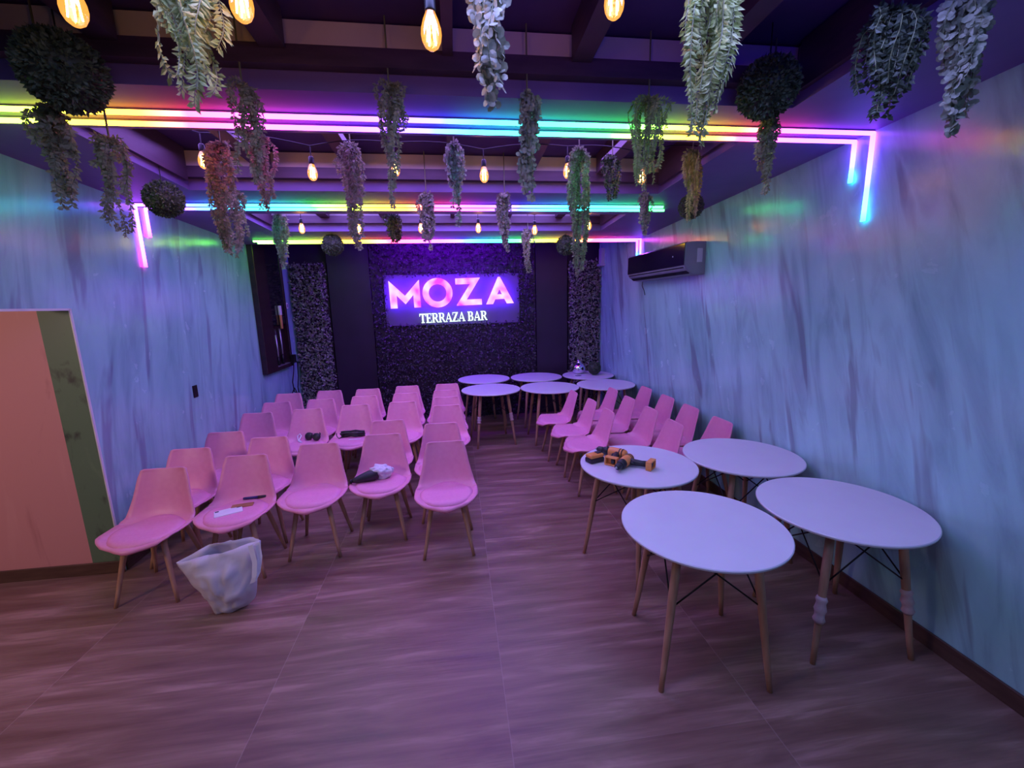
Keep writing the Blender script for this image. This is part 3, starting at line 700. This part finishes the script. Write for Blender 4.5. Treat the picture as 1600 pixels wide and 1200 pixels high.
# ------------------------------------------------------------------ festoon bulbs
def glass_mat():
    m, t, b = mk('amber_bulb_glass'); tr = nd(t, 'ShaderNodeBsdfTransparent'); tr.inputs[0].default_value = (1, .78, .42, 1)
    gl = nd(t, 'ShaderNodeBsdfGlossy'); gl.inputs['Roughness'].default_value = .08
    em = nd(t, 'ShaderNodeEmission'); em.inputs[0].default_value = (1, .40, .08, 1); em.inputs[1].default_value = .7
    a = nd(t, 'ShaderNodeMixShader'); a.inputs[0].default_value = .12; t.links.new(tr.outputs[0], a.inputs[1]); t.links.new(gl.outputs[0], a.inputs[2])
    s = nd(t, 'ShaderNodeAddShader'); t.links.new(a.outputs[0], s.inputs[0]); t.links.new(em.outputs[0], s.inputs[1])
    t.links.new(s.outputs[0], t.nodes['Material Output'].inputs[0]); return m
M['glass'] = glass_mat(); M['filament'] = emis('warm_filament', (1, .50, .13), 110)
def make_bulb():
    root = empty('filament_bulb')
    bm = bmesh.new(); lathe(bm, [(0, -.052), (.010, -.050), (.020, -.042), (.027, -.028), (.0295, -.012), (.028, .004), (.022, .024), (.015, .040), (.013, .048)], 20)
    from_bm('glass_bulb', bm, M['glass'], root, True)
    bm = bmesh.new()
    for k_ in range(4):
        a = k_*PI/2+.3; tube(bm, [(.010*math.cos(a), .010*math.sin(a), .026), (.014*math.cos(a+.3), .014*math.sin(a+.3), -.034)], .0022, 5)
    from_bm('filament', bm, M['filament'], root)
    bm = bmesh.new(); lathe(bm, [(0, .044), (.0145, .044), (.0155, .05), (.0155, .082), (.010, .09), (0, .09)], 14); from_bm('socket', bm, M['black_metal'], root, True)
    bm = bmesh.new(); tube(bm, [(0, 0, .088), (0, 0, .15)], .003, 6); from_bm('cord', bm, M['black_metal'], root)
    return root
bp_ = make_bulb(); bused = []
rows = [(1.4, [(-.94, 2.655, 'leftmost glowing filament bulb of the nearest string'), (-.53, 2.685, 'second glowing filament bulb of the nearest string, beside the fern vine'), (-.03, 2.64, 'glowing filament bulb at top centre, left of the coin-leaf vine'), (.51, 2.745, 'glowing filament bulb at the top edge, right of the coin-leaf vine')]),
        (3.0, [(-1.46, 2.765, 'leftmost bulb of the middle string, by the left soffit'), (-.84, 2.705, 'second bulb from left in the middle string'), (-.335, 2.735, 'third bulb from left in the middle string, behind violet-lit vine'), (.23, 2.705, 'fourth bulb from left in the middle string, at centre'), (.79, 2.735, 'fifth bulb from left in the middle string, behind the longest vine'), (1.31, 2.705, 'rightmost bulb of the middle string, below bright green fern')]),
        (4.6, [(-1.44, 2.64, 'leftmost bulb of the far string, before the left hedge strip'), (-.90, 2.635, 'second bulb from left in the far string'), (-.30, 2.64, 'third bulb from left in the far string, by the peach-lit vine'), (.275, 2.64, 'fourth bulb from left in the far string, above the letter Z'), (.86, 2.62, 'fifth bulb from left in the far string, above the letter A'), (1.44, 2.665, 'rightmost bulb of the far string, by the longest vine tip')])]
wire_lb = ['black festoon wire of the nearest bulb string at the top edge', 'black festoon wire of the middle bulb string', 'black festoon wire of the far bulb string']
for ri, (y, bl) in enumerate(rows):
    for x, z, lb in bl:
        o = bp_ if not bused else copy_tree(bp_); bused.append(o); o.location = (x, y, z); tag(o, lb, 'light bulb', 'filament bulbs on the festoon strings')
    pts = []; xs = [CXL+.03]+[b_[0] for b_ in bl]+[CXR-.03]; zs = [bl[0][1]+.20]+[b_[1]+.15 for b_ in bl]+[bl[-1][1]+.20]
    for i in range(len(xs)-1):
        for q in range(6): t_ = q/6; pts.append((xs[i]+(xs[i+1]-xs[i])*t_, y, zs[i]+(zs[i+1]-zs[i])*t_+.022*math.sin(PI*t_)))
    pts.append((xs[-1], y, zs[-1]))
    bm = bmesh.new(); tube(bm, pts, .0035, 6); tag(from_bm('festoon_wire', bm, M['black_metal'], None, True), wire_lb[ri], 'wire', 'festoon wires')

# ------------------------------------------------------------------ air conditioner
M['ac_dark'] = noisy('ac_black_gloss', (.006, .006, .012), (.01, .01, .016), 4, .12)
M['ac_grey'] = noisy('ac_grey_plastic', (.20, .21, .26), (.24, .25, .30), 6, .4)
M['ac_label'] = noisy('ac_pale_label', (.45, .47, .55), (.52, .54, .6), 12, .4)
ac = empty('air_conditioner', (XR, 4.77, 2.11)); tag(ac, 'grey wall air conditioner with black gloss front, mounted on right wall', 'air conditioner')
def side_poly(bm, pts, y0, y1):
    a = [bm.verts.new((x, y0, z)) for x, z in pts]; b_ = [bm.verts.new((x, y1, z)) for x, z in pts]; n = len(pts)
    bm.faces.new(a); bm.faces.new(b_[::-1])
    for i in range(n): bm.faces.new((a[i], a[(i+1) % n], b_[(i+1) % n], b_[i]))
bm = bmesh.new(); side_poly(bm, [(0, .31), (-.10, .312), (-.19, .305), (-.212, .29), (-.215, .085), (-.20, .05), (-.14, .012), (-.09, 0), (0, 0)], -.73, .66)
bmesh.ops.bevel(bm, geom=[e for e in bm.edges if abs(e.verts[0].co.y-e.verts[1].co.y) < 1e-6], offset=.006, segments=2, affect='EDGES'); from_bm('body', bm, M['ac_grey'], ac)
bm = bmesh.new(); side_poly(bm, [(-.19, .309), (-.217, .293), (-.221, .092), (-.216, .088), (-.212, .27), (-.185, .303)], -.722, .66); from_bm('front_panel', bm, M['ac_dark'], ac)
bm = bmesh.new(); side_poly(bm, [(-.205, .066), (-.215, .072), (-.150, .008), (-.142, .014)], -.70, .64); from_bm('air_flap', bm, M['ac_dark'], ac)
bm = bmesh.new(); bbox(bm, -.090, -.035, -.7335, -.729, .115, .245, .001, 1); tag(from_bm('side_label', bm, M['ac_label'], ac), 'pale rectangular sticker on the near end')
bm = bmesh.new(); lathe(bm, [(0, 0), (.008, 0), (.008, .003), (0, .003)], 12, mat=Matrix.Translation((-.2185, -.50, .19)) @ Matrix.Rotation(-PI/2, 4, 'Y')); from_bm('front_badge', bm, M['ac_label'], ac)
# drain cable under the unit
bm = bmesh.new(); tube(bm, [(XR-.006, 5.44, 2.14), (XR-.008, 5.46, 2.06), (XR-.008, 5.40, 2.00), (XR-.006, 5.37, 1.94)], .004, 6)
tag(from_bm('hanging_cable', bm, M['black_metal'], None, True), 'short thin cable dangling on the right wall below the air conditioner', 'cable')
bm = bmesh.new(); bbox(bm, XR-.06, XR, 6.93, 7.05, 2.47, 2.72, .004, 1); bbox(bm, XR-.09, XR, 6.90, 7.06, 2.44, 2.475, .004, 1)
tag(from_bm('junction_box', bm, M['ac_label'], None), 'small pale box high on right wall in the far corner', 'junction box')

# ------------------------------------------------------------------ left wall: cabinet, plate, dial, cables
M['cab'] = noisy('dark_lacquered_wood', (.018, .008, .012), (.035, .015, .02), 3, .25, stretch=(1, 1, 4))
M['cab_glass'] = noisy('dark_smoked_glass', (.008, .006, .012), (.012, .01, .018), 3, .08)
M['metal'] = noisy('dull_steel', (.45, .45, .5), (.55, .55, .6), 20, .35, metal=.8)
cb = empty('wall_cabinet', (XL, 6.28, 1.04)); tag(cb, 'tall dark wooden cabinet with smoked glass on the left wall near the hedge', 'cabinet')
bm = bmesh.new()
for y0, y1, z0, z1 in ((-.44, -.10, 0, 1.72), (.38, .44, 0, 1.72), (-.10, .38, 1.66, 1.72), (-.10, .38, 0, .05)): bbox(bm, 0, .07, y0, y1, z0, z1, .004, 1)
from_bm('frame', bm, M['cab'], cb)
bm = bmesh.new(); box(bm, .001, .012, -.10, .38, .05, 1.66); from_bm('back_panel', bm, M['cab'], cb)
bm = bmesh.new(); box(bm, .052, .057, -.10, .38, .62, 1.66); from_bm('glass_pane', bm, M['cab_glass'], cb)
bm = bmesh.new(); bbox(bm, .012, .066, -.09, .37, .05, .062, .002, 1); tag(from_bm('metal_shelf', bm, M['metal'], cb), 'bright metal edge at the bottom')
M['brush_wood'] = noisy('varnished_handle', (.62, .30, .10), (.72, .38, .14), 10, .35)
M['white_pl'] = noisy('white_plastic', (.78, .78, .82), (.84, .84, .88), 10, .35)
pb = empty('paint_brush', (XL+.075, 6.45, 1.60)); tag(pb, 'paint brush with orange wooden handle and white head hung on the cabinet', 'paint brush')
bm = bmesh.new(); bbox(bm, -.014, .014, -.026, .026, .0, .20, .01, 2); bm.verts.ensure_lookup_table()
for v in bm.verts: v.co.y *= .55+.45*v.co.z/.2
from_bm('handle', bm, M['brush_wood'], pb, True)
bm = bmesh.new(); bbox(bm, -.015, .015, -.032, .032, .19, .32, .006, 2); from_bm('brush_head', bm, M['white_pl'], pb, True)
for q, (yy, hh_, lb) in enumerate(((6.30, .42, 'nearer of two grey tool handles standing low in the dark cabinet'), (6.46, .50, 'farther grey tool handle standing low in the dark cabinet'))):
    t_ = empty('hand_tool', (XL+.036, yy, 1.103)); tag(t_, lb, 'tool', 'tools in the dark cabinet')
    bm = bmesh.new(); tube(bm, [(0, 0, 0), (0, .01, hh_*.5), (0, -.01, hh_)], [.012, .010, .014], 8); from_bm('shaft', bm, M['metal'], t_, True)
    bm = bmesh.new(); tube(bm, [(0, 0, 0), (0, 0, hh_*.28)], [.018, .014], 8); from_bm('grip', bm, M['black_metal'], t_, True)
ad = empty('power_adapter', (XL+.001, 6.66, 1.09)); tag(ad, 'black power adapter block with trailing cables at foot of the dark cabinet', 'adapter')
bm = bmesh.new(); bbox(bm, 0.074, .13, -.04, .04, .0, .12, .005, 2); from_bm('adapter_body', bm, M['black_metal'], ad)
bm = bmesh.new(); tube(bm, [(.1, 0, .01), (.1, -.04, -.12), (.1, -.13, -.27), (.09, -.08, -.42), (.08, .05, -.47), (.07, .0, -.38), (.06, -.20, -.50), (.05, -.42, -.66), (.04, -.5, -.85)], .008, 8); from_bm('cable', bm, M['black_metal'], ad, True)
bm = bmesh.new(); tube(bm, [(.1, .02, .05), (.1, .14, -.02), (.1, .12, -.22), (.1, .05, -.38), (.09, .10, -.50), (.1, .08, -.75), (.09, .05, -.95)], .008, 8); from_bm('cable', bm, M['black_metal'], ad, True)
bm = bmesh.new(); bbox(bm, XL, XL+.008, 4.345, 4.415, 1.06, 1.175, .003, 2)
tag(from_bm('outlet_plate', bm, M['black_metal'], None), 'black blank outlet plate on the left wall', 'outlet plate')
dl = empty('round_dial', (XL, 6.90, 1.92)); tag(dl, 'small round pale dial on the left wall beside the hedge strip', 'dial')
bm = bmesh.new(); lathe(bm, [(0, 0), (.045, 0), (.045, .018), (.04, .02), (0, .02)], 24, mat=Matrix.Rotation(PI/2, 4, 'Y')); from_bm('case', bm, M['white_pl'], dl)
bm = bmesh.new(); lathe(bm, [(0, .0202), (.028, .0202), (.028, .023), (0, .023)], 20, mat=Matrix.Rotation(PI/2, 4, 'Y')); from_bm('face', bm, M['ac_grey'], dl)

# ------------------------------------------------------------------ small things on tables and chairs
ON = TZ+.001
vz = empty('silver_vase', (1.93, 6.63, ON)); tag(vz, 'mirror silver bulbous vase with dry sprig on the far corner table', 'vase')
M['chrome'] = noisy('mirror_silver', (.75, .75, .8), (.8, .8, .85), 3, .08, metal=1)
bm = bmesh.new(); lathe(bm, [(0, 0), (.05, 0), (.085, .02), (.105, .065), (.10, .11), (.07, .15), (.035, .175), (.025, .20), (.03, .21), (.022, .208), (.02, .19), (0, .18)], 32); from_bm('vase_body', bm, M['chrome'], vz, True)
R_ = random.Random(5); vs, fs = [], []; sb = bmesh.new()
for k_ in range(9):
    a = R_.uniform(0, 6.28); e = Vector((math.cos(a)*.1, math.sin(a)*.1, .20+R_.uniform(.08, .15))); p0 = Vector((0, 0, .18)); tube(sb, [p0, (p0+e)/2+Vector((0, 0, .03)), e], .0015, 4)
    for i in range(14): q = i/14; p = p0.lerp(e, q)+Vector((0, 0, .05*math.sin(PI*q))); leaf(vs, fs, p, rvec(R_), rvec(R_), .028, .014)
from_bm('sprig_stem', sb, M['stem'], vz); pydata('sprig_leaves', [tuple(v) for v in vs], fs, M['dusty'], vz)
gb = empty('boxwood_ball', (2.12, 6.42, ON+.108)); tag(gb, 'small dark green boxwood ball resting on the far corner table', 'topiary ball')
bm = bmesh.new(); bmesh.ops.create_icosphere(bm, subdivisions=3, radius=.095); from_bm('core', bm, M['darkleaf'], gb, True)
vs, fs = [], []
for _ in range(1300):
    d = rvec(R_); leaf(vs, fs, d*.09, (d+rvec(R_)*.8).normalized(), (d+rvec(R_)*.7).normalized(), .018, .010)
pydata('foliage', [tuple(v) for v in vs], fs, M['boxwood'], gb)
bm = bmesh.new(); lathe(bm, [(0, 0), (.045, 0), (.05, .004), (.046, .008), (0, .006)], 24, at=(1.86, 6.42, ON))
tag(from_bm('coaster', bm, M['ac_grey'], None, True), 'small dark round coaster on the far corner table, before the vase', 'coaster')

# drills
M['orange'] = noisy('orange_tool_plastic', (.75, .28, .06), (.82, .34, .09), 12, .4)
M['rubber'] = noisy('black_rubber', (.012, .012, .016), (.025, .025, .03), 20, .5)
def drill(label, loc, rz, flip=1):
    """pistol drill lying on its side: motor along +x, grip along -y*flip, battery socket foot at its end"""
    root = empty('power_drill', loc, rz); tag(root, label, 'power drill', 'power drills on the round table')
    X = Matrix.Translation((0, 0, .036)) @ Matrix.Rotation(PI/2, 4, 'Y')
    bm = bmesh.new(); lathe(bm, [(0, -.095), (.022, -.095), (.032, -.085), (.036, -.05), (.036, .02), (.033, .04), (.0, .041)], 18, mat=X); from_bm('motor_housing', bm, M['orange'], root, True)
    bm = bmesh.new(); lathe(bm, [(0, .041), (.033, .041), (.034, .06), (.026, .085), (.0, .086)], 18, mat=X)
    for q in (-.07, -.05): lathe(bm, [(.0, q), (.0365, q), (.0375, q+.004), (.0365, q+.008), (0, q+.008)], 18, mat=X)
    from_bm('gear_collar', bm, M['rubber'], root, True)
    bm = bmesh.new(); lathe(bm, [(0, .086), (.021, .086), (.024, .10), (.022, .128), (.010, .142), (0, .142)], 16, mat=X); from_bm('chuck', bm, M['rubber'], root, True)
    bm = bmesh.new(); lathe(bm, [(0, .142), (.008, .142), (.0075, .152), (0, .152)], 12, mat=X); from_bm('chuck_tip', bm, M['metal'], root, True)
    bm = bmesh.new(); tube(bm, [(-.03, -.02*flip, .034), (-.036, -.06*flip, .03), (-.045, -.10*flip, .028), (-.055, -.145*flip, .028)], [.024, .022, .020, .023], 12); g = from_bm('grip', bm, M['rubber'], root, True)
    bm = bmesh.new(); tube(bm, [(-.008, -.035*flip, .032), (-.012, -.062*flip, .031)], [.012, .010], 8); from_bm('trigger', bm, M['rubber'], g, True)
    bm = bmesh.new()   # hollow battery socket
    y0, y1 = sorted((-.142*flip, -.182*flip))
    for a, b_, c, d in ((-.10, -.005, .0, .009), (-.10, -.005, .052, .062), (-.10, -.088, .009, .052), (-.017, -.005, .009, .052)): bbox(bm, a, b_, y0, y1, c, d, .003, 1)
    bbox(bm, -.09, -.015, *sorted((-.142*flip, -.150*flip)), .008, .054, .002, 1)
    from_bm('battery_socket', bm, M['orange'], root)
    bm = bmesh.new(); bbox(bm, -.075, -.05, *sorted((-.150*flip, -.172*flip)), .015, .045, .002, 1); from_bm('contact_block', bm, M['rubber'], root)
drill('power drill lying at the right of the pair, its open orange socket foot at right', (1.12, 2.70, ON), math.radians(-135), -1)
drill('power drill lying at the left of the pair, its socket foot at the left front', (1.115, 2.89, ON), math.radians(135), -1)
bt = empty('battery_pack', (.945, 2.83, ON), math.radians(20)); tag(bt, 'loose orange and black battery pack beside the drills on the round table', 'battery')
bm = bmesh.new(); bbox(bm, -.06, .06, -.038, .038, .0, .035, .008, 2); from_bm('battery_base', bm, M['rubber'], bt)
bm = bmesh.new(); bbox(bm, -.058, .058, -.036, .036, .034, .062, .01, 2); from_bm('battery_case', bm, M['orange'], bt)
bm = bmesh.new(); bbox(bm, .01, .045, -.02, .02, .0615, .068, .002, 1); from_bm('release_button', bm, M['rubber'], bt)

# papers and pen on the second chair
SZ = .4665
M['paper'] = noisy('paper', (.72, .72, .76), (.8, .8, .84), 10, .6)
M['kraft'] = noisy('brown_leather', (.32, .13, .06), (.42, .19, .09), 12, .5)
M['blue'] = noisy('dark_blue_plastic', (.02, .015, .10), (.03, .02, .15), 10, .35)
mk_env = empty('paper_packet', (-1.655, 3.05, SZ), math.radians(28)); tag(mk_env, 'white paper packet with two dark marks on the chair behind the bag', 'packet')
bm = bmesh.new(); bbox(bm, -.085, .085, -.052, .052, 0, .010, .002, 1); from_bm('packet_sleeve', bm, M['paper'], mk_env)
bm = bmesh.new(); bbox(bm, -.078, -.055, .026, .040, .0095, .012, .0005, 1); bbox(bm, .052, .078, .024, .040, .0095, .012, .0005, 1); from_bm('dark_mark', bm, M['rubber'], mk_env)
bm = bmesh.new(); bbox(bm, -.07, .07, -.026, .026, 0, .014, .003, 1, Matrix.Translation((-1.60, 3.135, SZ-.001)) @ Matrix.Rotation(math.radians(12), 4, 'Z'))
tag(from_bm('wallet', bm, M['kraft'], None), 'brown leather wallet lying behind the white paper packet', 'wallet')
pn = empty('marker_pen', (-1.55, 3.225, SZ+.024), math.radians(6)); tag(pn, 'dark blue marker pen at the back of the chair with papers', 'pen')
Xr = Matrix.Rotation(PI/2, 4, 'Y')
bm = bmesh.new(); lathe(bm, [(0, -.08), (.008, -.08), (.0095, -.07), (.0095, .02), (0, .02)], 12, mat=Xr); from_bm('barrel', bm, M['blue'], pn, True)
bm = bmesh.new(); lathe(bm, [(0, .02), (.0105, .02), (.010, .075), (0, .078)], 12, mat=Xr); from_bm('cap', bm, M['rubber'], pn, True)
# black pouch and white cloth on the fourth chair
po = empty('black_pouch', (-.775, 3.415, SZ+.004), math.radians(12)); tag(po, 'black pouch with narrow end lying under a white cloth on a chair', 'pouch')
bm = bmesh.new(); pts = [(-.115, -.01, .028), (-.09, -.01, .03), (-.04, 0, .038), (.02, .01, .045), (.07, .015, .04), (.09, .02, .02)]
tube(bm, pts, [.014, .024, .034, .045, .042, .012], 12); from_bm('pouch_body', bm, M['rubber'], po, True)
bm = bmesh.new(); lathe(bm, [(0, 0), (.017, 0), (.018, .02), (0, .02)], 12, mat=Matrix.Translation((-.135, -.01, .027)) @ Xr); from_bm('drawstring_end', bm, M['black_metal'], po, True)
def crumple(name, label, cat, cx, cy, z0, rx, ry, h, seed, m, fold=.35, parent=None):
    R_ = random.Random(seed); bm = bmesh.new(); bmesh.ops.create_icosphere(bm, subdivisions=4, radius=1)
    from mathutils import noise
    off = Vector((seed*3.1, 1.7, seed*.7))
    for v in bm.verts:
        n_ = noise.turbulence(v.co*1.6+off, 3, False); rid = 1-abs(noise.noise(v.co*3.1+off))
        k_ = 1+fold*(n_-.7)+.22*(rid-.6); p = v.co*k_
        v.co = Vector((cx+p.x*rx, cy+p.y*ry, z0+max(-0.0, (p.z*.5+.42))*h))
    o = from_bm(name, bm, m, parent, True)
    return tag(o, label, cat) if label else o
M['cloth'] = noisy('white_cloth', (.66, .66, .74), (.76, .76, .84), 8, .7, .1)
crumple('white_cloth', 'crumpled white cloth lying on the black pouch on a front chair', 'cloth', -.665, 3.475, SZ+.004, .105, .065, .135, 4, M['cloth'])
# headphones, lead and bundle on the chairs further back
hp = empty('headphones', (-1.60, 4.70, SZ), math.radians(-15)); tag(hp, 'black headphones lying on a chair in the middle of the left block', 'headphones')
for sx in (-1, 1):
    bm = bmesh.new(); lathe(bm, [(0, 0), (.036, 0), (.042, .012), (.04, .03), (.03, .04), (0, .042)], 20, mat=Matrix.Translation((sx*.05+.02, -.01*sx, .042)) @ Matrix.Rotation(math.radians(70), 4, 'X')); from_bm('ear_cup', bm, M['rubber'], hp, True)
bm = bmesh.new(); tube(bm, [(-.05+.02+.075*(1-math.cos(t_*PI/12))*.66, .03+.05*math.sin(t_*PI/12), .045+.03*math.sin(t_*PI/12)) for t_ in range(13)], .008, 8); from_bm('headband', bm, M['rubber'], hp, True)
bm = bmesh.new(); tube(bm, [(-1.70, 4.66, SZ+.008), (-1.735, 4.67, SZ+.02), (-1.75, 4.71, SZ+.055), (-1.73, 4.73, SZ+.07), (-1.715, 4.72, SZ+.05), (-1.73, 4.66, SZ+.01), (-1.68, 4.62, SZ+.006)], .006, 8)
tag(from_bm('white_cable', bm, M['white_pl'], None, True), 'coiled white cable beside the black headphones', 'cable')
bs = empty('strap_bundle', (-1.17, 4.72, SZ), 0); tag(bs, 'bundle of black straps lying across a chair in the left block', 'straps')
R_ = random.Random(9)
for k_ in range(6):
    bm = bmesh.new(); y0 = R_.uniform(-.03, .03); pts = [(-.13+.05*i, y0+R_.uniform(-.02, .02), .014+.012*k_*.8+R_.uniform(0, .01)) for i in range(6)]
    tube(bm, pts, .011, 7); from_bm('strap', bm, M['rubber'], bs, True)
bm = bmesh.new(); tube(bm, [(-.11, -.02, .02), (-.145, -.05, .01), (-.17, -.03, .03), (-.18, 0, .055)], .005, 6); from_bm('strap_end', bm, M['rubber'], bs, True)
bm = bmesh.new(); bbox(bm, -.03, .09, -.10, -.088, .002, .008, .002, 1); from_bm('white_tag', bm, M['white_pl'], bs)

# ------------------------------------------------------------------ white shopping bag on the floor
def bag_mat():
    m = leaf_mat('non_woven_white', (.72, .72, .78), (.80, .80, .86), .25, .6, 6); return m
M['bag'] = bag_mat()
bag = empty('shopping_bag', (-1.50, 2.62, 0), math.radians(4)); tag(bag, 'crumpled white fabric shopping bag standing on floor before the papers chair', 'bag')
# closed loops (x, z) from foot to mouth for the front and back sheets, bellied out from each other
from mathutils import noise as mn
rowsb = []
ctrl = [(-.09, .10, .028, .0), (-.105, .15, .055, .04), (-.145, .18, .075, .13), (-.18, .20, .078, .22), (-.215, .225, .060, .30), (-.245, .235, .026, .375)]
NA = 48
bm = bmesh.new()
for i in range(19):
    q = i/18*(len(ctrl)-1); a = min(int(q), len(ctrl)-2); t_ = q-a
    xl, xr, dp, z = [ctrl[a][k_]+(ctrl[a+1][k_]-ctrl[a][k_])*t_ for k_ in range(4)]
    row = []
    for k_ in range(NA):
        an = 2*PI*k_/NA; cx = (xl+xr)/2; hx = (xr-xl)/2
        u_ = 1-2*k_/(NA/2) if k_ <= NA/2 else -1+2*(k_-NA/2)/(NA/2); x = cx+hx*u_; y = dp*(1-u_*u_)**.8*(1 if k_ <= NA/2 else -1)
        cr = mn.noise(Vector((x*9, y*9+3, z*8)))*.018*(1-.3*z/.375)-(abs(mn.noise(Vector((x*11+z*6, y*5+2, z*11-x*7))))-.2)*.05*(1-u_**4)
        zz = z*(1+.24*(x-xl)/(xr-xl)*(z/.375))+(.05*max(0, math.sin(an))*(z/.375)**2)+mn.noise(Vector((x*6, y*6, 1)))*.02*(z/.375)+.028*(1-z/.375)*abs(x-.0)/.15*(1 if x > 0 else .15)
        row.append(bm.verts.new((x+cr*.5, y+cr*1.25-.01*(z/.375), max(.001, zz if i else .001+.03*max(0, x)/.15))))
    rowsb.append(row)
for A, B in zip(rowsb, rowsb[1:]):
    for k_ in range(NA): bm.faces.new((A[k_], A[(k_+1) % NA], B[(k_+1) % NA], B[k_]))
bm.faces.new(rowsb[0][::-1])
bmesh.ops.recalc_face_normals(bm, faces=bm.faces); bmesh.ops.solidify(bm, geom=bm.faces[:], thickness=.0015)
from_bm('bag_body', bm, M['bag'], bag, True)
bm = bmesh.new()      # folded side handle at right and stub at left
for pts in ([(.20, -.075, .47), (.215, -.088, .36), (.205, -.10, .27), (.19, -.10, .235)], [(.232, -.055, .47), (.24, -.07, .38), (.225, -.085, .29), (.20, -.098, .24)]):
    for A, B in zip(pts, pts[1:]):
        A, B = Vector(A), Vector(B); wv = Vector((.014, 0, .004)) if A.x > 0 else Vector((.004, 0, .014))
        vs_ = [bm.verts.new(p) for p in (A-wv, A+wv, B+wv, B-wv)]; bm.faces.new(vs_)
bmesh.ops.remove_doubles(bm, verts=bm.verts, dist=1e-4); bmesh.ops.solidify(bm, geom=bm.faces[:], thickness=.002)
from_bm('handle', bm, M['white_pl'], bag, False)
